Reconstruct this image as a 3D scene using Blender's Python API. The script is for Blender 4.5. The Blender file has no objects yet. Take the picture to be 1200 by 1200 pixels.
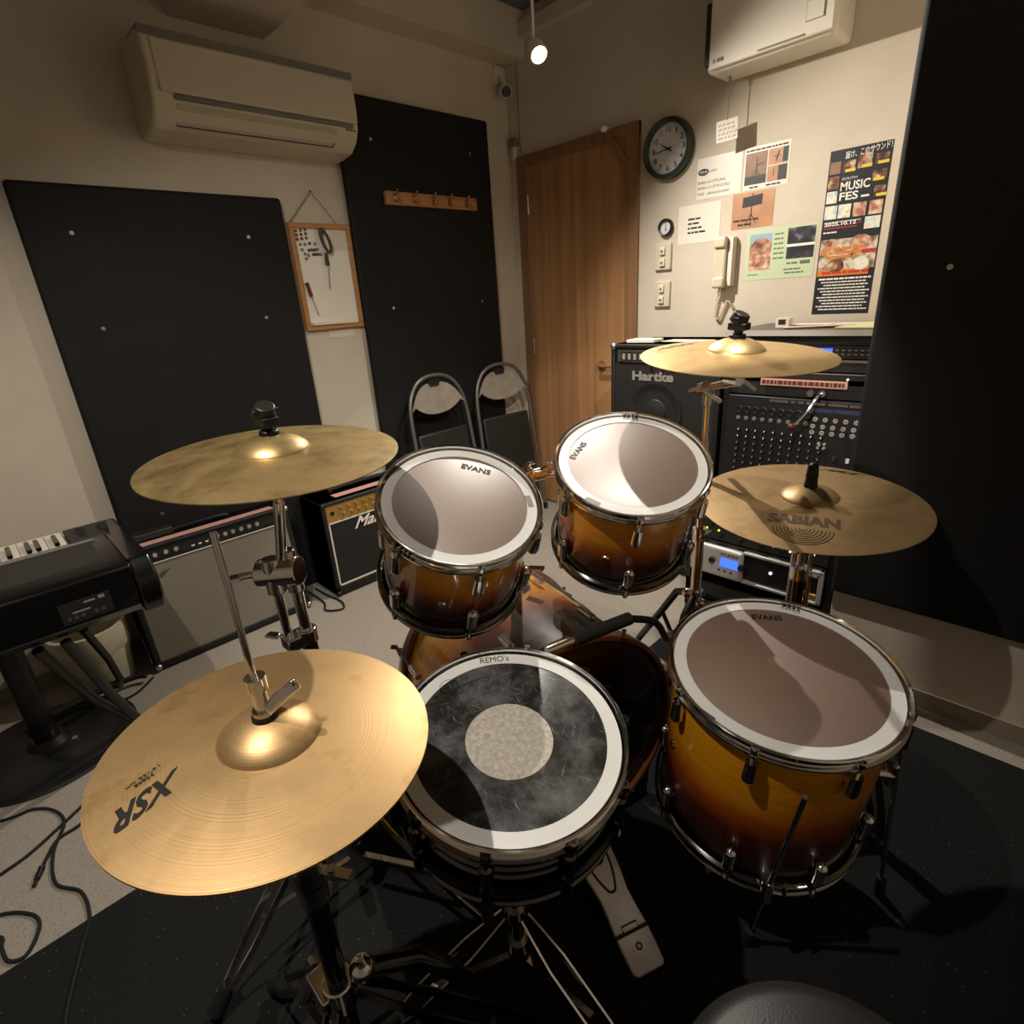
# rehearsal studio with a drum kit
import bpy, bmesh, math, random
from mathutils import Vector, Matrix
random.seed(7)
PI = math.pi
scn = bpy.context.scene
COL = scn.collection
V = Vector

# ------------------------------------------------------------------ helpers
class MB:
    """collects shapes and links them as ONE mesh object"""
    def __init__(s):
        s.v = []; s.f = []; s.m = []; s.mi = 0; s.M = None
    def add(s, vs, fs):
        o = len(s.v)
        for p in vs:
            p = V(p)
            if s.M is not None: p = s.M @ p
            s.v.append(p)
        for f in fs:
            s.f.append([i + o for i in f]); s.m.append(s.mi)
        return s
    def box(s, x0, x1, y0, y1, z0, z1):
        vs = [(x, y, z) for x in (x0, x1) for y in (y0, y1) for z in (z0, z1)]
        return s.add(vs, [(0, 1, 3, 2), (4, 6, 7, 5), (0, 4, 5, 1), (2, 3, 7, 6), (0, 2, 6, 4), (1, 5, 7, 3)])
    def quad(s, a, b, c, d):
        return s.add([a, b, c, d], [(0, 1, 2, 3)])
    def cyl(s, p0, p1, r0, r1=None, seg=16, caps=True):
        r1 = r0 if r1 is None else r1
        p0 = V(p0); p1 = V(p1); d = (p1 - p0).normalized()
        u = d.orthogonal().normalized(); w = d.cross(u)
        vs = []
        for p, r in ((p0, r0), (p1, r1)):
            for i in range(seg):
                a = 2 * PI * i / seg
                vs.append(p + (u * math.cos(a) + w * math.sin(a)) * r)
        fs = [(i, (i + 1) % seg, seg + (i + 1) % seg, seg + i) for i in range(seg)]
        if caps: fs += [tuple(range(seg - 1, -1, -1)), tuple(range(seg, 2 * seg))]
        return s.add(vs, fs)
    def lathe(s, prof, seg=64, M=None, closed=False):
        vs = []; n = len(prof); rows = []
        for r, z in prof:
            if r < 1e-6:
                rows.append([len(vs)]); vs.append(V((0, 0, z)))
            else:
                rows.append(list(range(len(vs), len(vs) + seg)))
                for i in range(seg):
                    a = 2 * PI * i / seg
                    vs.append(V((r * math.cos(a), r * math.sin(a), z)))
        if M is not None: vs = [M @ p for p in vs]
        fs = []
        pairs = [(k, k + 1) for k in range(n - 1)] + ([(n - 1, 0)] if closed else [])
        for a, b in pairs:
            A = rows[a]; B = rows[b]
            for i in range(seg):
                j = (i + 1) % seg
                if len(A) == 1 and len(B) == 1: continue
                if len(A) == 1: fs.append((A[0], B[i], B[j]))
                elif len(B) == 1: fs.append((A[i], A[j], B[0]))
                else: fs.append((A[i], A[j], B[j], B[i]))
        return s.add(vs, fs)
    def tube(s, pts, r, seg=10, caps=True, sub=0):
        pts = [V(p) for p in pts]
        if sub: pts = smooth_path(pts, sub)
        n = len(pts); vs = []; u = None
        for k, p in enumerate(pts):
            d = (pts[min(k + 1, n - 1)] - pts[max(k - 1, 0)]).normalized()
            if u is None: u = d.orthogonal().normalized()
            u = (u - d * u.dot(d)).normalized(); w = d.cross(u)
            rr = r[k] if isinstance(r, (list, tuple)) else r
            for i in range(seg):
                a = 2 * PI * i / seg
                vs.append(p + (u * math.cos(a) + w * math.sin(a)) * rr)
        fs = []
        for k in range(n - 1):
            for i in range(seg):
                j = (i + 1) % seg
                fs.append((k * seg + i, k * seg + j, (k + 1) * seg + j, (k + 1) * seg + i))
        if caps: fs += [tuple(range(seg - 1, -1, -1)), tuple(range((n - 1) * seg, n * seg))]
        return s.add(vs, fs)
    def strip(s, pts, w, t, up=(0, 0, 1)):
        """flat bar along pts: width w sideways, thickness t"""
        pts = [V(p) for p in pts]; n = len(pts); vs = []
        for k, p in enumerate(pts):
            d = (pts[min(k + 1, n - 1)] - pts[max(k - 1, 0)]).normalized()
            sd = d.cross(V(up)).normalized(); nn = sd.cross(d).normalized()
            for a, b in ((-1, -1), (1, -1), (1, 1), (-1, 1)):
                vs.append(p + sd * a * w / 2 + nn * b * t / 2)
        fs = [(3, 2, 1, 0), tuple(range((n - 1) * 4, n * 4))]
        for k in range(n - 1):
            for i in range(4):
                j = (i + 1) % 4
                fs.append((k * 4 + i, k * 4 + j, (k + 1) * 4 + j, (k + 1) * 4 + i))
        return s.add(vs, fs)
    def ball(s, c, r, seg=12, sc=(1, 1, 1)):
        prof = [(r * math.sin(PI * i / seg) * 1.0, -r * math.cos(PI * i / seg)) for i in range(seg + 1)]
        prof[0] = (0, -r); prof[-1] = (0, r)
        return s.lathe(prof, seg * 2, Matrix.Translation(V(c)) @ Matrix.Diagonal((sc[0], sc[1], sc[2], 1)))
    def prism(s, poly, z0, z1):
        n = len(poly)
        vs = [(x, y, z0) for x, y in poly] + [(x, y, z1) for x, y in poly]
        fs = [tuple(range(n - 1, -1, -1)), tuple(range(n, 2 * n))]
        fs += [(i, (i + 1) % n, n + (i + 1) % n, n + i) for i in range(n)]
        return s.add(vs, fs)
    def build(s, name, mat, parent=None, world=False, bevel=0, seg=2, angle=38):
        me = bpy.data.meshes.new(name)
        vs = s.v
        if world and parent is not None:
            inv = WM[parent.name].inverted(); vs = [inv @ p for p in vs]
        me.from_pydata([tuple(p) for p in vs], [], s.f)
        mats = mat if isinstance(mat, (list, tuple)) else [mat]
        for m in mats: me.materials.append(m)
        for p, k in zip(me.polygons, s.m): p.material_index = k; p.use_smooth = True
        bm = bmesh.new(); bm.from_mesh(me)
        bmesh.ops.recalc_face_normals(bm, faces=bm.faces[:]) if not getattr(s, 'flat', False) else None
        bm.to_mesh(me); bm.free()
        me.update()
        me.set_sharp_from_angle(angle=math.radians(angle))
        o = bpy.data.objects.new(name, me); COL.objects.link(o)
        if parent is not None: o.parent = parent
        if bevel:
            b = o.modifiers.new('bevel', 'BEVEL'); b.width = bevel; b.segments = seg; b.limit_method = 'ANGLE'; b.angle_limit = math.radians(40)
            b.harden_normals = False
        WM[o.name] = (WM[parent.name] if parent is not None else Matrix())
        return o
WM = {}
def smooth_path(pts, sub):
    out = []
    n = len(pts)
    for i in range(n - 1):
        p0 = pts[max(i - 1, 0)]; p1 = pts[i]; p2 = pts[i + 1]; p3 = pts[min(i + 2, n - 1)]
        for k in range(sub):
            t = k / sub
            out.append(0.5 * ((2 * p1) + (p2 - p0) * t + (2 * p0 - 5 * p1 + 4 * p2 - p3) * t * t + (3 * p1 - p0 - 3 * p2 + p3) * t ** 3))
    out.append(pts[-1]); return out
def tag(o, label, cat, group=None):
    o['label'] = label; o['category'] = cat
    if group: o['group'] = group
    return o
def thing(name, label, cat, loc=(0, 0, 0), M=None, group=None):
    o = bpy.data.objects.new(name, None); COL.objects.link(o); o.empty_display_size = .05
    if M is None: M = Matrix.Translation(V(loc))
    o.matrix_world = M; WM[o.name] = M.copy()
    return tag(o, label, cat, group)
def struct(o):
    o['kind'] = 'structure'; return o
def frame(c, n):
    z = V(n).normalized(); x = V((1, 0, 0)); x = (x - z * x.dot(z)).normalized(); y = z.cross(x)
    M = Matrix((x, y, z)).transposed().to_4x4(); M.translation = V(c); return M
def axes(c, x, y):
    x = V(x).normalized(); y = V(y); y = (y - x * x.dot(y)).normalized(); z = x.cross(y)
    M = Matrix((x, y, z)).transposed().to_4x4(); M.translation = V(c); return M

_gl = {}
def glyphs(s, bold=0.0):
    k = (s, bold)
    if k in _gl: return _gl[k]
    cu = bpy.data.curves.new('t', 'FONT'); cu.body = s; cu.offset = bold; cu.resolution_u = 3
    ob = bpy.data.objects.new('t', cu); COL.objects.link(ob)
    dg = bpy.context.evaluated_depsgraph_get(); dg.update()
    me = bpy.data.meshes.new_from_object(ob.evaluated_get(dg))
    vs = [tuple(v.co) for v in me.vertices]; fs = [tuple(p.vertices) for p in me.polygons]
    bpy.data.objects.remove(ob); bpy.data.curves.remove(cu); bpy.data.meshes.remove(me)
    x0 = min(v[0] for v in vs); x1 = max(v[0] for v in vs)
    cap = 0.70
    vs = [((v[0] - x0) / (x1 - x0), v[1] / cap) for v in vs]
    _gl[k] = (vs, fs); return _gl[k]
def put_text(mb, s, fn, bold=0.0, shear=0.0):
    vs, fs = glyphs(s, bold)
    return mb.add([fn(u + shear * v, v) for u, v in vs], fs)
def flat_fn(p0, p1, h, z=0.0, prof=None):
    """baseline p0->p1 (2D), cap height h, on local plane z (or on a lathe profile)"""
    d = V((p1[0] - p0[0], p1[1] - p0[1])); L = d.length; d = d / L; n = V((-d.y, d.x))
    def fn(u, v):
        x = p0[0] + d.x * u * L + n.x * v * h; y = p0[1] + d.y * u * L + n.y * v * h
        zz = z if prof is None else prof(math.hypot(x, y)) + z
        return (x, y, zz)
    return fn

# ---------------------------------------------------------------- materials
def mk(name):
    m = bpy.data.materials.new(name); m.use_nodes = True
    nt = m.node_tree; b = nt.nodes['Principled BSDF']
    return m, nt, b
def N(nt, t, **kw):
    n = nt.nodes.new(t)
    for k, v in kw.items(): setattr(n, k, v)
    return n
def rgb(h):
    h = h.lstrip('#'); c = [int(h[i:i + 2], 16) / 255 for i in (0, 2, 4)]
    return tuple(x / 12.92 if x <= .04045 else ((x + .055) / 1.055) ** 2.4 for x in c) + (1,)
def pbr(name, col, rough=.5, metal=0.0, coat=0.0, noise=0.0, nscale=30, bump=0.0, bscale=60, spec=.5, rvar=0.0, stretch=None):
    m, nt, b = mk(name)
    c = rgb(col) if isinstance(col, str) else tuple(col) + (1,)
    b.inputs['Base Color'].default_value = c
    b.inputs['Roughness'].default_value = rough; b.inputs['Metallic'].default_value = metal
    b.inputs['Coat Weight'].default_value = coat; b.inputs['Coat Roughness'].default_value = .08
    b.inputs['Specular IOR Level'].default_value = spec
    if noise or bump or rvar:
        tc = N(nt, 'ShaderNodeTexCoord'); mp = N(nt, 'ShaderNodeMapping')
        nt.links.new(tc.outputs['Object'], mp.inputs['Vector'])
        if stretch: mp.inputs['Scale'].default_value = stretch
    if noise:
        nz = N(nt, 'ShaderNodeTexNoise'); nz.inputs['Scale'].default_value = nscale; nz.inputs['Detail'].default_value = 6
        nt.links.new(mp.outputs[0], nz.inputs['Vector'])
        mx = N(nt, 'ShaderNodeMix', data_type='RGBA', blend_type='MULTIPLY'); mx.inputs[0].default_value = 1
        mr = N(nt, 'ShaderNodeMapRange'); mr.inputs[1].default_value = .3; mr.inputs[2].default_value = .7
        mr.inputs[3].default_value = 1 - noise; mr.inputs[4].default_value = 1 + noise
        nt.links.new(nz.outputs['Fac'], mr.inputs[0])
        mx.inputs[6].default_value = c
        nt.links.new(mr.outputs[0], mx.inputs[7]); nt.links.new(mx.outputs[2], b.inputs['Base Color'])
    if rvar:
        n2 = N(nt, 'ShaderNodeTexNoise'); n2.inputs['Scale'].default_value = nscale * .7; n2.inputs['Detail'].default_value = 5
        nt.links.new(mp.outputs[0], n2.inputs['Vector'])
        m2 = N(nt, 'ShaderNodeMapRange'); m2.inputs[1].default_value = .3; m2.inputs[2].default_value = .7
        m2.inputs[3].default_value = max(0.02, rough - rvar); m2.inputs[4].default_value = rough + rvar
        nt.links.new(n2.outputs['Fac'], m2.inputs[0]); nt.links.new(m2.outputs[0], b.inputs['Roughness'])
    if bump:
        n3 = N(nt, 'ShaderNodeTexNoise'); n3.inputs['Scale'].default_value = bscale; n3.inputs['Detail'].default_value = 4
        nt.links.new(mp.outputs[0], n3.inputs['Vector'])
        bp = N(nt, 'ShaderNodeBump'); bp.inputs['Strength'].default_value = bump; bp.inputs['Distance'].default_value = .004
        nt.links.new(n3.outputs['Fac'], bp.inputs['Height']); nt.links.new(bp.outputs[0], b.inputs['Normal'])
    return m
def emit(name, col, strength):
    m, nt, b = mk(name)
    b.inputs['Base Color'].default_value = rgb(col); b.inputs['Emission Color'].default_value = rgb(col)
    b.inputs['Emission Strength'].default_value = strength; return m
def ramp(nt, stops):
    r = N(nt, 'ShaderNodeValToRGB'); e = r.color_ramp.elements
    while len(e) < len(stops): e.new(.5)
    for k, (p, c) in enumerate(stops): e[k].position = p; e[k].color = rgb(c) if isinstance(c, str) else c
    return r
def sunburst(name, z0, z1, stops):
    """lacquered wood, colour fading along the drum axis (its own finish)"""
    m, nt, b = mk(name)
    tc = N(nt, 'ShaderNodeTexCoord'); sx = N(nt, 'ShaderNodeSeparateXYZ'); nt.links.new(tc.outputs['Object'], sx.inputs[0])
    mr = N(nt, 'ShaderNodeMapRange'); mr.inputs[1].default_value = z0; mr.inputs[2].default_value = z1
    nt.links.new(sx.outputs['Z'], mr.inputs[0])
    mp = N(nt, 'ShaderNodeMapping'); mp.inputs['Scale'].default_value = (6, 6, 90); nt.links.new(tc.outputs['Object'], mp.inputs[0])
    nz = N(nt, 'ShaderNodeTexNoise'); nz.inputs['Scale'].default_value = 1.5; nz.inputs['Detail'].default_value = 5; nt.links.new(mp.outputs[0], nz.inputs['Vector'])
    n2 = N(nt, 'ShaderNodeTexNoise'); n2.inputs['Scale'].default_value = 7; nt.links.new(tc.outputs['Object'], n2.inputs['Vector'])
    ma = N(nt, 'ShaderNodeMath', operation='MULTIPLY_ADD'); ma.inputs[1].default_value = .12; ma.inputs[2].default_value = -.06
    nt.links.new(n2.outputs['Fac'], ma.inputs[0])
    ad = N(nt, 'ShaderNodeMath', operation='ADD'); nt.links.new(mr.outputs[0], ad.inputs[0]); nt.links.new(ma.outputs[0], ad.inputs[1])
    r = ramp(nt, stops); nt.links.new(ad.outputs[0], r.inputs[0])
    m3 = N(nt, 'ShaderNodeMapRange'); m3.inputs[1].default_value = .3; m3.inputs[2].default_value = .7; m3.inputs[3].default_value = .82; m3.inputs[4].default_value = 1.12
    nt.links.new(nz.outputs['Fac'], m3.inputs[0])
    mx = N(nt, 'ShaderNodeMix', data_type='RGBA', blend_type='MULTIPLY'); mx.inputs[0].default_value = 1
    nt.links.new(r.outputs[0], mx.inputs[6]); nt.links.new(m3.outputs[0], mx.inputs[7]); nt.links.new(mx.outputs[2], b.inputs['Base Color'])
    b.inputs['Roughness'].default_value = .35; b.inputs['Coat Weight'].default_value = .9; b.inputs['Coat Roughness'].default_value = .06
    return m
def bronze(name, col, dark, rough=.34, patina=.5, ringscale=520, bump=.12):
    m, nt, b = mk(name)
    tc = N(nt, 'ShaderNodeTexCoord'); sx = N(nt, 'ShaderNodeSeparateXYZ'); nt.links.new(tc.outputs['Object'], sx.inputs[0])
    cx = N(nt, 'ShaderNodeCombineXYZ'); nt.links.new(sx.outputs['X'], cx.inputs[0]); nt.links.new(sx.outputs['Y'], cx.inputs[1])
    ln = N(nt, 'ShaderNodeVectorMath', operation='LENGTH'); nt.links.new(cx.outputs[0], ln.inputs[0])
    # turned grooves: rings as a 1-D noise of the radius
    mu = N(nt, 'ShaderNodeMath', operation='MULTIPLY'); mu.inputs[1].default_value = ringscale; nt.links.new(ln.outputs['Value'], mu.inputs[0])
    c2 = N(nt, 'ShaderNodeCombineXYZ'); nt.links.new(mu.outputs[0], c2.inputs[0])
    rn = N(nt, 'ShaderNodeTexNoise'); rn.inputs['Scale'].default_value = 1; rn.inputs['Detail'].default_value = 3; nt.links.new(c2.outputs[0], rn.inputs['Vector'])
    pn = N(nt, 'ShaderNodeTexNoise'); pn.inputs['Scale'].default_value = 9; pn.inputs['Detail'].default_value = 9; pn.inputs['Roughness'].default_value = .65
    nt.links.new(tc.outputs['Object'], pn.inputs['Vector'])
    r = ramp(nt, [(.34, dark), (.34 + .32 * patina, col), (.85, col)])
    nt.links.new(pn.outputs['Fac'], r.inputs[0])
    m3 = N(nt, 'ShaderNodeMapRange'); m3.inputs[1].default_value = .3; m3.inputs[2].default_value = .7; m3.inputs[3].default_value = .88; m3.inputs[4].default_value = 1.08
    nt.links.new(rn.outputs['Fac'], m3.inputs[0])
    mx = N(nt, 'ShaderNodeMix', data_type='RGBA', blend_type='MULTIPLY'); mx.inputs[0].default_value = 1
    nt.links.new(r.outputs[0], mx.inputs[6]); nt.links.new(m3.outputs[0], mx.inputs[7]); nt.links.new(mx.outputs[2], b.inputs['Base Color'])
    b.inputs['Metallic'].default_value = .8
    m4 = N(nt, 'ShaderNodeMapRange'); m4.inputs[1].default_value = .3; m4.inputs[2].default_value = .7; m4.inputs[3].default_value = rough + .1; m4.inputs[4].default_value = rough - .03
    nt.links.new(pn.outputs['Fac'], m4.inputs[0]); nt.links.new(m4.outputs[0], b.inputs['Roughness'])
    ad = N(nt, 'ShaderNodeMath', operation='MULTIPLY_ADD'); ad.inputs[1].default_value = .6; nt.links.new(pn.outputs['Fac'], ad.inputs[0]); nt.links.new(rn.outputs['Fac'], ad.inputs[2])
    bp = N(nt, 'ShaderNodeBump'); bp.inputs['Strength'].default_value = bump; bp.inputs['Distance'].default_value = .002
    nt.links.new(ad.outputs[0], bp.inputs['Height']); nt.links.new(bp.outputs[0], b.inputs['Normal'])
    return m
def speckled(name, base, spots, sscale, size, rough=.9, bump=.4, bscale=300, noise=.25, nscale=180, spec=.3):
    m, nt, b = mk(name)
    tc = N(nt, 'ShaderNodeTexCoord')
    nz = N(nt, 'ShaderNodeTexNoise'); nz.inputs['Scale'].default_value = nscale; nz.inputs['Detail'].default_value = 4; nt.links.new(tc.outputs['Object'], nz.inputs['Vector'])
    mr = N(nt, 'ShaderNodeMapRange'); mr.inputs[1].default_value = .3; mr.inputs[2].default_value = .7; mr.inputs[3].default_value = 1 - noise; mr.inputs[4].default_value = 1 + noise
    nt.links.new(nz.outputs['Fac'], mr.inputs[0])
    mx = N(nt, 'ShaderNodeMix', data_type='RGBA', blend_type='MULTIPLY'); mx.inputs[0].default_value = 1; mx.inputs[6].default_value = rgb(base)
    nt.links.new(mr.outputs[0], mx.inputs[7])
    vo = N(nt, 'ShaderNodeTexVoronoi'); vo.inputs['Scale'].default_value = sscale; nt.links.new(tc.outputs['Object'], vo.inputs['Vector'])
    lt = N(nt, 'ShaderNodeMath', operation='LESS_THAN'); lt.inputs[1].default_value = size; nt.links.new(vo.outputs['Distance'], lt.inputs[0])
    sp = N(nt, 'ShaderNodeSeparateColor'); nt.links.new(vo.outputs['Color'], sp.inputs[0])
    gt = N(nt, 'ShaderNodeMath', operation='GREATER_THAN'); gt.inputs[1].default_value = .55; nt.links.new(sp.outputs[0], gt.inputs[0])
    mu = N(nt, 'ShaderNodeMath', operation='MULTIPLY'); nt.links.new(lt.outputs[0], mu.inputs[0]); nt.links.new(gt.outputs[0], mu.inputs[1])
    m2 = N(nt, 'ShaderNodeMix', data_type='RGBA'); nt.links.new(mu.outputs[0], m2.inputs[0]); nt.links.new(mx.outputs[2], m2.inputs[6]); m2.inputs[7].default_value = rgb(spots)
    nt.links.new(m2.outputs[2], b.inputs['Base Color']); b.inputs['Roughness'].default_value = rough; b.inputs['Specular IOR Level'].default_value = spec
    n3 = N(nt, 'ShaderNodeTexNoise'); n3.inputs['Scale'].default_value = bscale; nt.links.new(tc.outputs['Object'], n3.inputs['Vector'])
    bp = N(nt, 'ShaderNodeBump'); bp.inputs['Strength'].default_value = bump; bp.inputs['Distance'].default_value = .003
    nt.links.new(n3.outputs['Fac'], bp.inputs['Height']); nt.links.new(bp.outputs[0], b.inputs['Normal'])
    return m
def woodgrain(name, a, bcol, axis='Z', scale=1.0, rough=.45):
    m, nt, b = mk(name)
    tc = N(nt, 'ShaderNodeTexCoord'); mp = N(nt, 'ShaderNodeMapping')
    sc = {'Z': (38, 38, 1.2), 'X': (1.2, 38, 38), 'Y': (38, 1.2, 38)}[axis]
    mp.inputs['Scale'].default_value = tuple(k * scale for k in sc); nt.links.new(tc.outputs['Object'], mp.inputs[0])
    nz = N(nt, 'ShaderNodeTexNoise'); nz.inputs['Scale'].default_value = 1; nz.inputs['Detail'].default_value = 6; nz.inputs['Roughness'].default_value = .6
    nt.links.new(mp.outputs[0], nz.inputs['Vector'])
    r = ramp(nt, [(.3, bcol), (.62, a)]); nt.links.new(nz.outputs['Fac'], r.inputs[0]); nt.links.new(r.outputs[0], b.inputs['Base Color'])
    b.inputs['Roughness'].default_value = rough; return m
def grille(name, a, bcol, s):
    """woven speaker cloth with vertical ribs"""
    m, nt, b = mk(name)
    tc = N(nt, 'ShaderNodeTexCoord'); sx = N(nt, 'ShaderNodeSeparateXYZ'); nt.links.new(tc.outputs['Object'], sx.inputs[0])
    outs = []
    for ax, k in (('Y', s), ('Z', s * 1.6)):
        mu = N(nt, 'ShaderNodeMath', operation='MULTIPLY'); mu.inputs[1].default_value = k; nt.links.new(sx.outputs[ax], mu.inputs[0])
        sn = N(nt, 'ShaderNodeMath', operation='SINE'); nt.links.new(mu.outputs[0], sn.inputs[0]); outs.append(sn)
    m2 = N(nt, 'ShaderNodeMath', operation='MULTIPLY_ADD'); m2.inputs[1].default_value = .45; nt.links.new(outs[1].outputs[0], m2.inputs[0]); nt.links.new(outs[0].outputs[0], m2.inputs[2])
    mr = N(nt, 'ShaderNodeMapRange'); mr.inputs[1].default_value = -1.2; mr.inputs[2].default_value = 1.2; nt.links.new(m2.outputs[0], mr.inputs[0])
    r = ramp(nt, [(.15, bcol), (.75, a)]); nt.links.new(mr.outputs[0], r.inputs[0]); nt.links.new(r.outputs[0], b.inputs['Base Color'])
    b.inputs['Roughness'].default_value = .75
    return m
def film(name, tint, alpha, rough=.1):
    """thin clear plastic: mostly transparent, a little glossy and hazy"""
    m, nt, b = mk(name)
    out = nt.nodes['Material Output']
    b.inputs['Base Color'].default_value = rgb(tint); b.inputs['Roughness'].default_value = rough; b.inputs['Specular IOR Level'].default_value = .8
    tr = N(nt, 'ShaderNodeBsdfTransparent'); tr.inputs[0].default_value = (.93, .93, .92, 1)
    mx = N(nt, 'ShaderNodeMixShader')
    tc = N(nt, 'ShaderNodeTexCoord'); nz = N(nt, 'ShaderNodeTexNoise'); nz.inputs['Scale'].default_value = 9; nz.inputs['Detail'].default_value = 8
    nt.links.new(tc.outputs['Object'], nz.inputs['Vector'])
    mr = N(nt, 'ShaderNodeMapRange'); mr.inputs[1].default_value = .42; mr.inputs[2].default_value = .8; mr.inputs[3].default_value = alpha; mr.inputs[4].default_value = min(1, alpha * 3.2)
    nt.links.new(nz.outputs['Fac'], mr.inputs[0]); nt.links.new(mr.outputs[0], mx.inputs[0])
    nt.links.new(tr.outputs[0], mx.inputs[1]); nt.links.new(b.outputs[0], mx.inputs[2]); nt.links.new(mx.outputs[0], out.inputs[0])
    return m
def scratched(name, base, haze):
    m, nt, b = mk(name)
    tc = N(nt, 'ShaderNodeTexCoord')
    n1 = N(nt, 'ShaderNodeTexNoise'); n1.inputs['Scale'].default_value = 11; n1.inputs['Detail'].default_value = 9; n1.inputs['Roughness'].default_value = .7
    nt.links.new(tc.outputs['Object'], n1.inputs['Vector'])
    hz = N(nt, 'ShaderNodeMapRange'); hz.inputs[1].default_value = .44; hz.inputs[2].default_value = .78; hz.inputs[3].default_value = 0; hz.inputs[4].default_value = .75
    nt.links.new(n1.outputs['Fac'], hz.inputs[0])
    fac = hz.outputs[0]
    for ang, sc in ((.5, (330, 16, 1)), (2.0, (380, 20, 1)), (1.2, (300, 24, 1)), (2.7, (420, 15, 1))):
        mp = N(nt, 'ShaderNodeMapping', vector_type='TEXTURE'); mp.inputs['Rotation'].default_value = (0, 0, ang); mp.inputs['Scale'].default_value = tuple(1 / k for k in sc)
        nt.links.new(tc.outputs['Object'], mp.inputs[0])
        n2 = N(nt, 'ShaderNodeTexNoise'); n2.inputs['Scale'].default_value = 1; n2.inputs['Detail'].default_value = 2; nt.links.new(mp.outputs[0], n2.inputs['Vector'])
        s2 = N(nt, 'ShaderNodeMapRange'); s2.inputs[1].default_value = .66; s2.inputs[2].default_value = .74; s2.inputs[4].default_value = .75; nt.links.new(n2.outputs['Fac'], s2.inputs[0])
        mxm = N(nt, 'ShaderNodeMath', operation='MAXIMUM'); nt.links.new(fac, mxm.inputs[0]); nt.links.new(s2.outputs[0], mxm.inputs[1]); fac = mxm.outputs[0]
    mx = N(nt, 'ShaderNodeMix', data_type='RGBA'); mx.inputs[6].default_value = rgb(base); mx.inputs[7].default_value = rgb(haze)
    nt.links.new(fac, mx.inputs[0]); nt.links.new(mx.outputs[2], b.inputs['Base Color'])
    b.inputs['Roughness'].default_value = .28; b.inputs['Specular IOR Level'].default_value = .5
    return m
def picture(name, cols, scale=14, seed=0.0):
    """a printed picture: soft blobs of its own colours"""
    m, nt, b = mk(name)
    tc = N(nt, 'ShaderNodeTexCoord'); mp = N(nt, 'ShaderNodeMapping'); mp.inputs['Location'].default_value = (seed, seed * 1.7, seed * .6)
    nt.links.new(tc.outputs['Object'], mp.inputs[0])
    nz = N(nt, 'ShaderNodeTexNoise'); nz.inputs['Scale'].default_value = scale; nz.inputs['Detail'].default_value = 5; nt.links.new(mp.outputs[0], nz.inputs['Vector'])
    st = [(.3 + .4 * i / max(1, len(cols) - 1), c) for i, c in enumerate(cols)]
    r = ramp(nt, st); nt.links.new(nz.outputs['Fac'], r.inputs[0]); nt.links.new(r.outputs[0], b.inputs['Base Color'])
    b.inputs['Roughness'].default_value = .5; return m

m_wall = pbr('wall_paper', '#cabfae', .85, noise=.05, nscale=5, bump=.25, bscale=160, spec=.2)
m_ceil = pbr('ceiling_paint', '#70737f', .8, spec=.2)
m_base = pbr('baseboard_vinyl', '#8d8271', .6)
m_carpet = speckled('grey_carpet', '#9a9185', '#6d665c', 160, .25, noise=.22, nscale=260)
m_mat = speckled('black_mat', '#141414', '#8d8780', 75, .075, rough=.85, noise=.3, nscale=220, bump=.5)
m_panel = pbr('black_cloth', '#151414', .75, noise=.15, nscale=8, bump=.25, bscale=7, spec=.35)
m_door = woodgrain('door_wood', '#b5875c', '#976c46', 'Z', .55)
m_frame = woodgrain('door_frame_wood', '#8f6b4a', '#7a583a', 'Z', 1)
m_oak = woodgrain('light_oak', '#b98552', '#9a6a3c', 'Y', 1.2)
m_white = pbr('white_plastic', '#d9d2c3', .45)
m_cream = pbr('cream_plastic', '#c9bfa6', .4)
m_grey = pbr('grey_plastic', '#77736c', .5)
m_dgrey = pbr('dark_grey_plastic', '#222120', .5)
m_black = pbr('black_plastic', '#121212', .42)
m_gloss = pbr('gloss_black', '#0c0c0d', .22, coat=.5)
m_tolex = pbr('black_tolex', '#0f0f0e', .55, bump=.5, bscale=420)
m_rubber = pbr('black_rubber', '#101010', .8)
m_vinyl = pbr('black_vinyl', '#232322', .46, bump=.12, bscale=300)
m_chrome = pbr('chrome', (.82, .8, .77), .12, 1.0, rvar=.05, nscale=40)
m_dchrome = pbr('smoked_chrome', (.12, .117, .115), .18, 1.0)
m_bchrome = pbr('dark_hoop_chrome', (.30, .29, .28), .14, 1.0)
m_steel = pbr('brushed_steel', (.55, .53, .5), .34, 1.0, noise=.12, nscale=20)
m_tubegrey = pbr('grey_painted_tube', '#77736d', .38, .6)
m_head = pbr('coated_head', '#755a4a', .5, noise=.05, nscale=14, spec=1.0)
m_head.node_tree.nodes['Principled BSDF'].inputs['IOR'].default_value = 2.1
m_ring = pbr('white_ring', '#dcdcd8', .5, noise=.03, nscale=10)
m_ink = pbr('black_print', '#15130f', .5)
m_inkbrown = pbr('faded_print', '#33271a', .55)
m_inkgrey = pbr('grey_print', '#8f8a83', .5)
m_whiteink = pbr('white_print', '#e6e2d8', .5)
m_paper = pbr('paper', '#d8d0bf', .7)
m_lcd = emit('blue_display', '#2f55ff', 2.2)
m_gold = pbr('gold_panel', '#b8924e', .35, .6)
m_pinklabel = pbr('pink_label', '#d3a091', .6)
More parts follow.
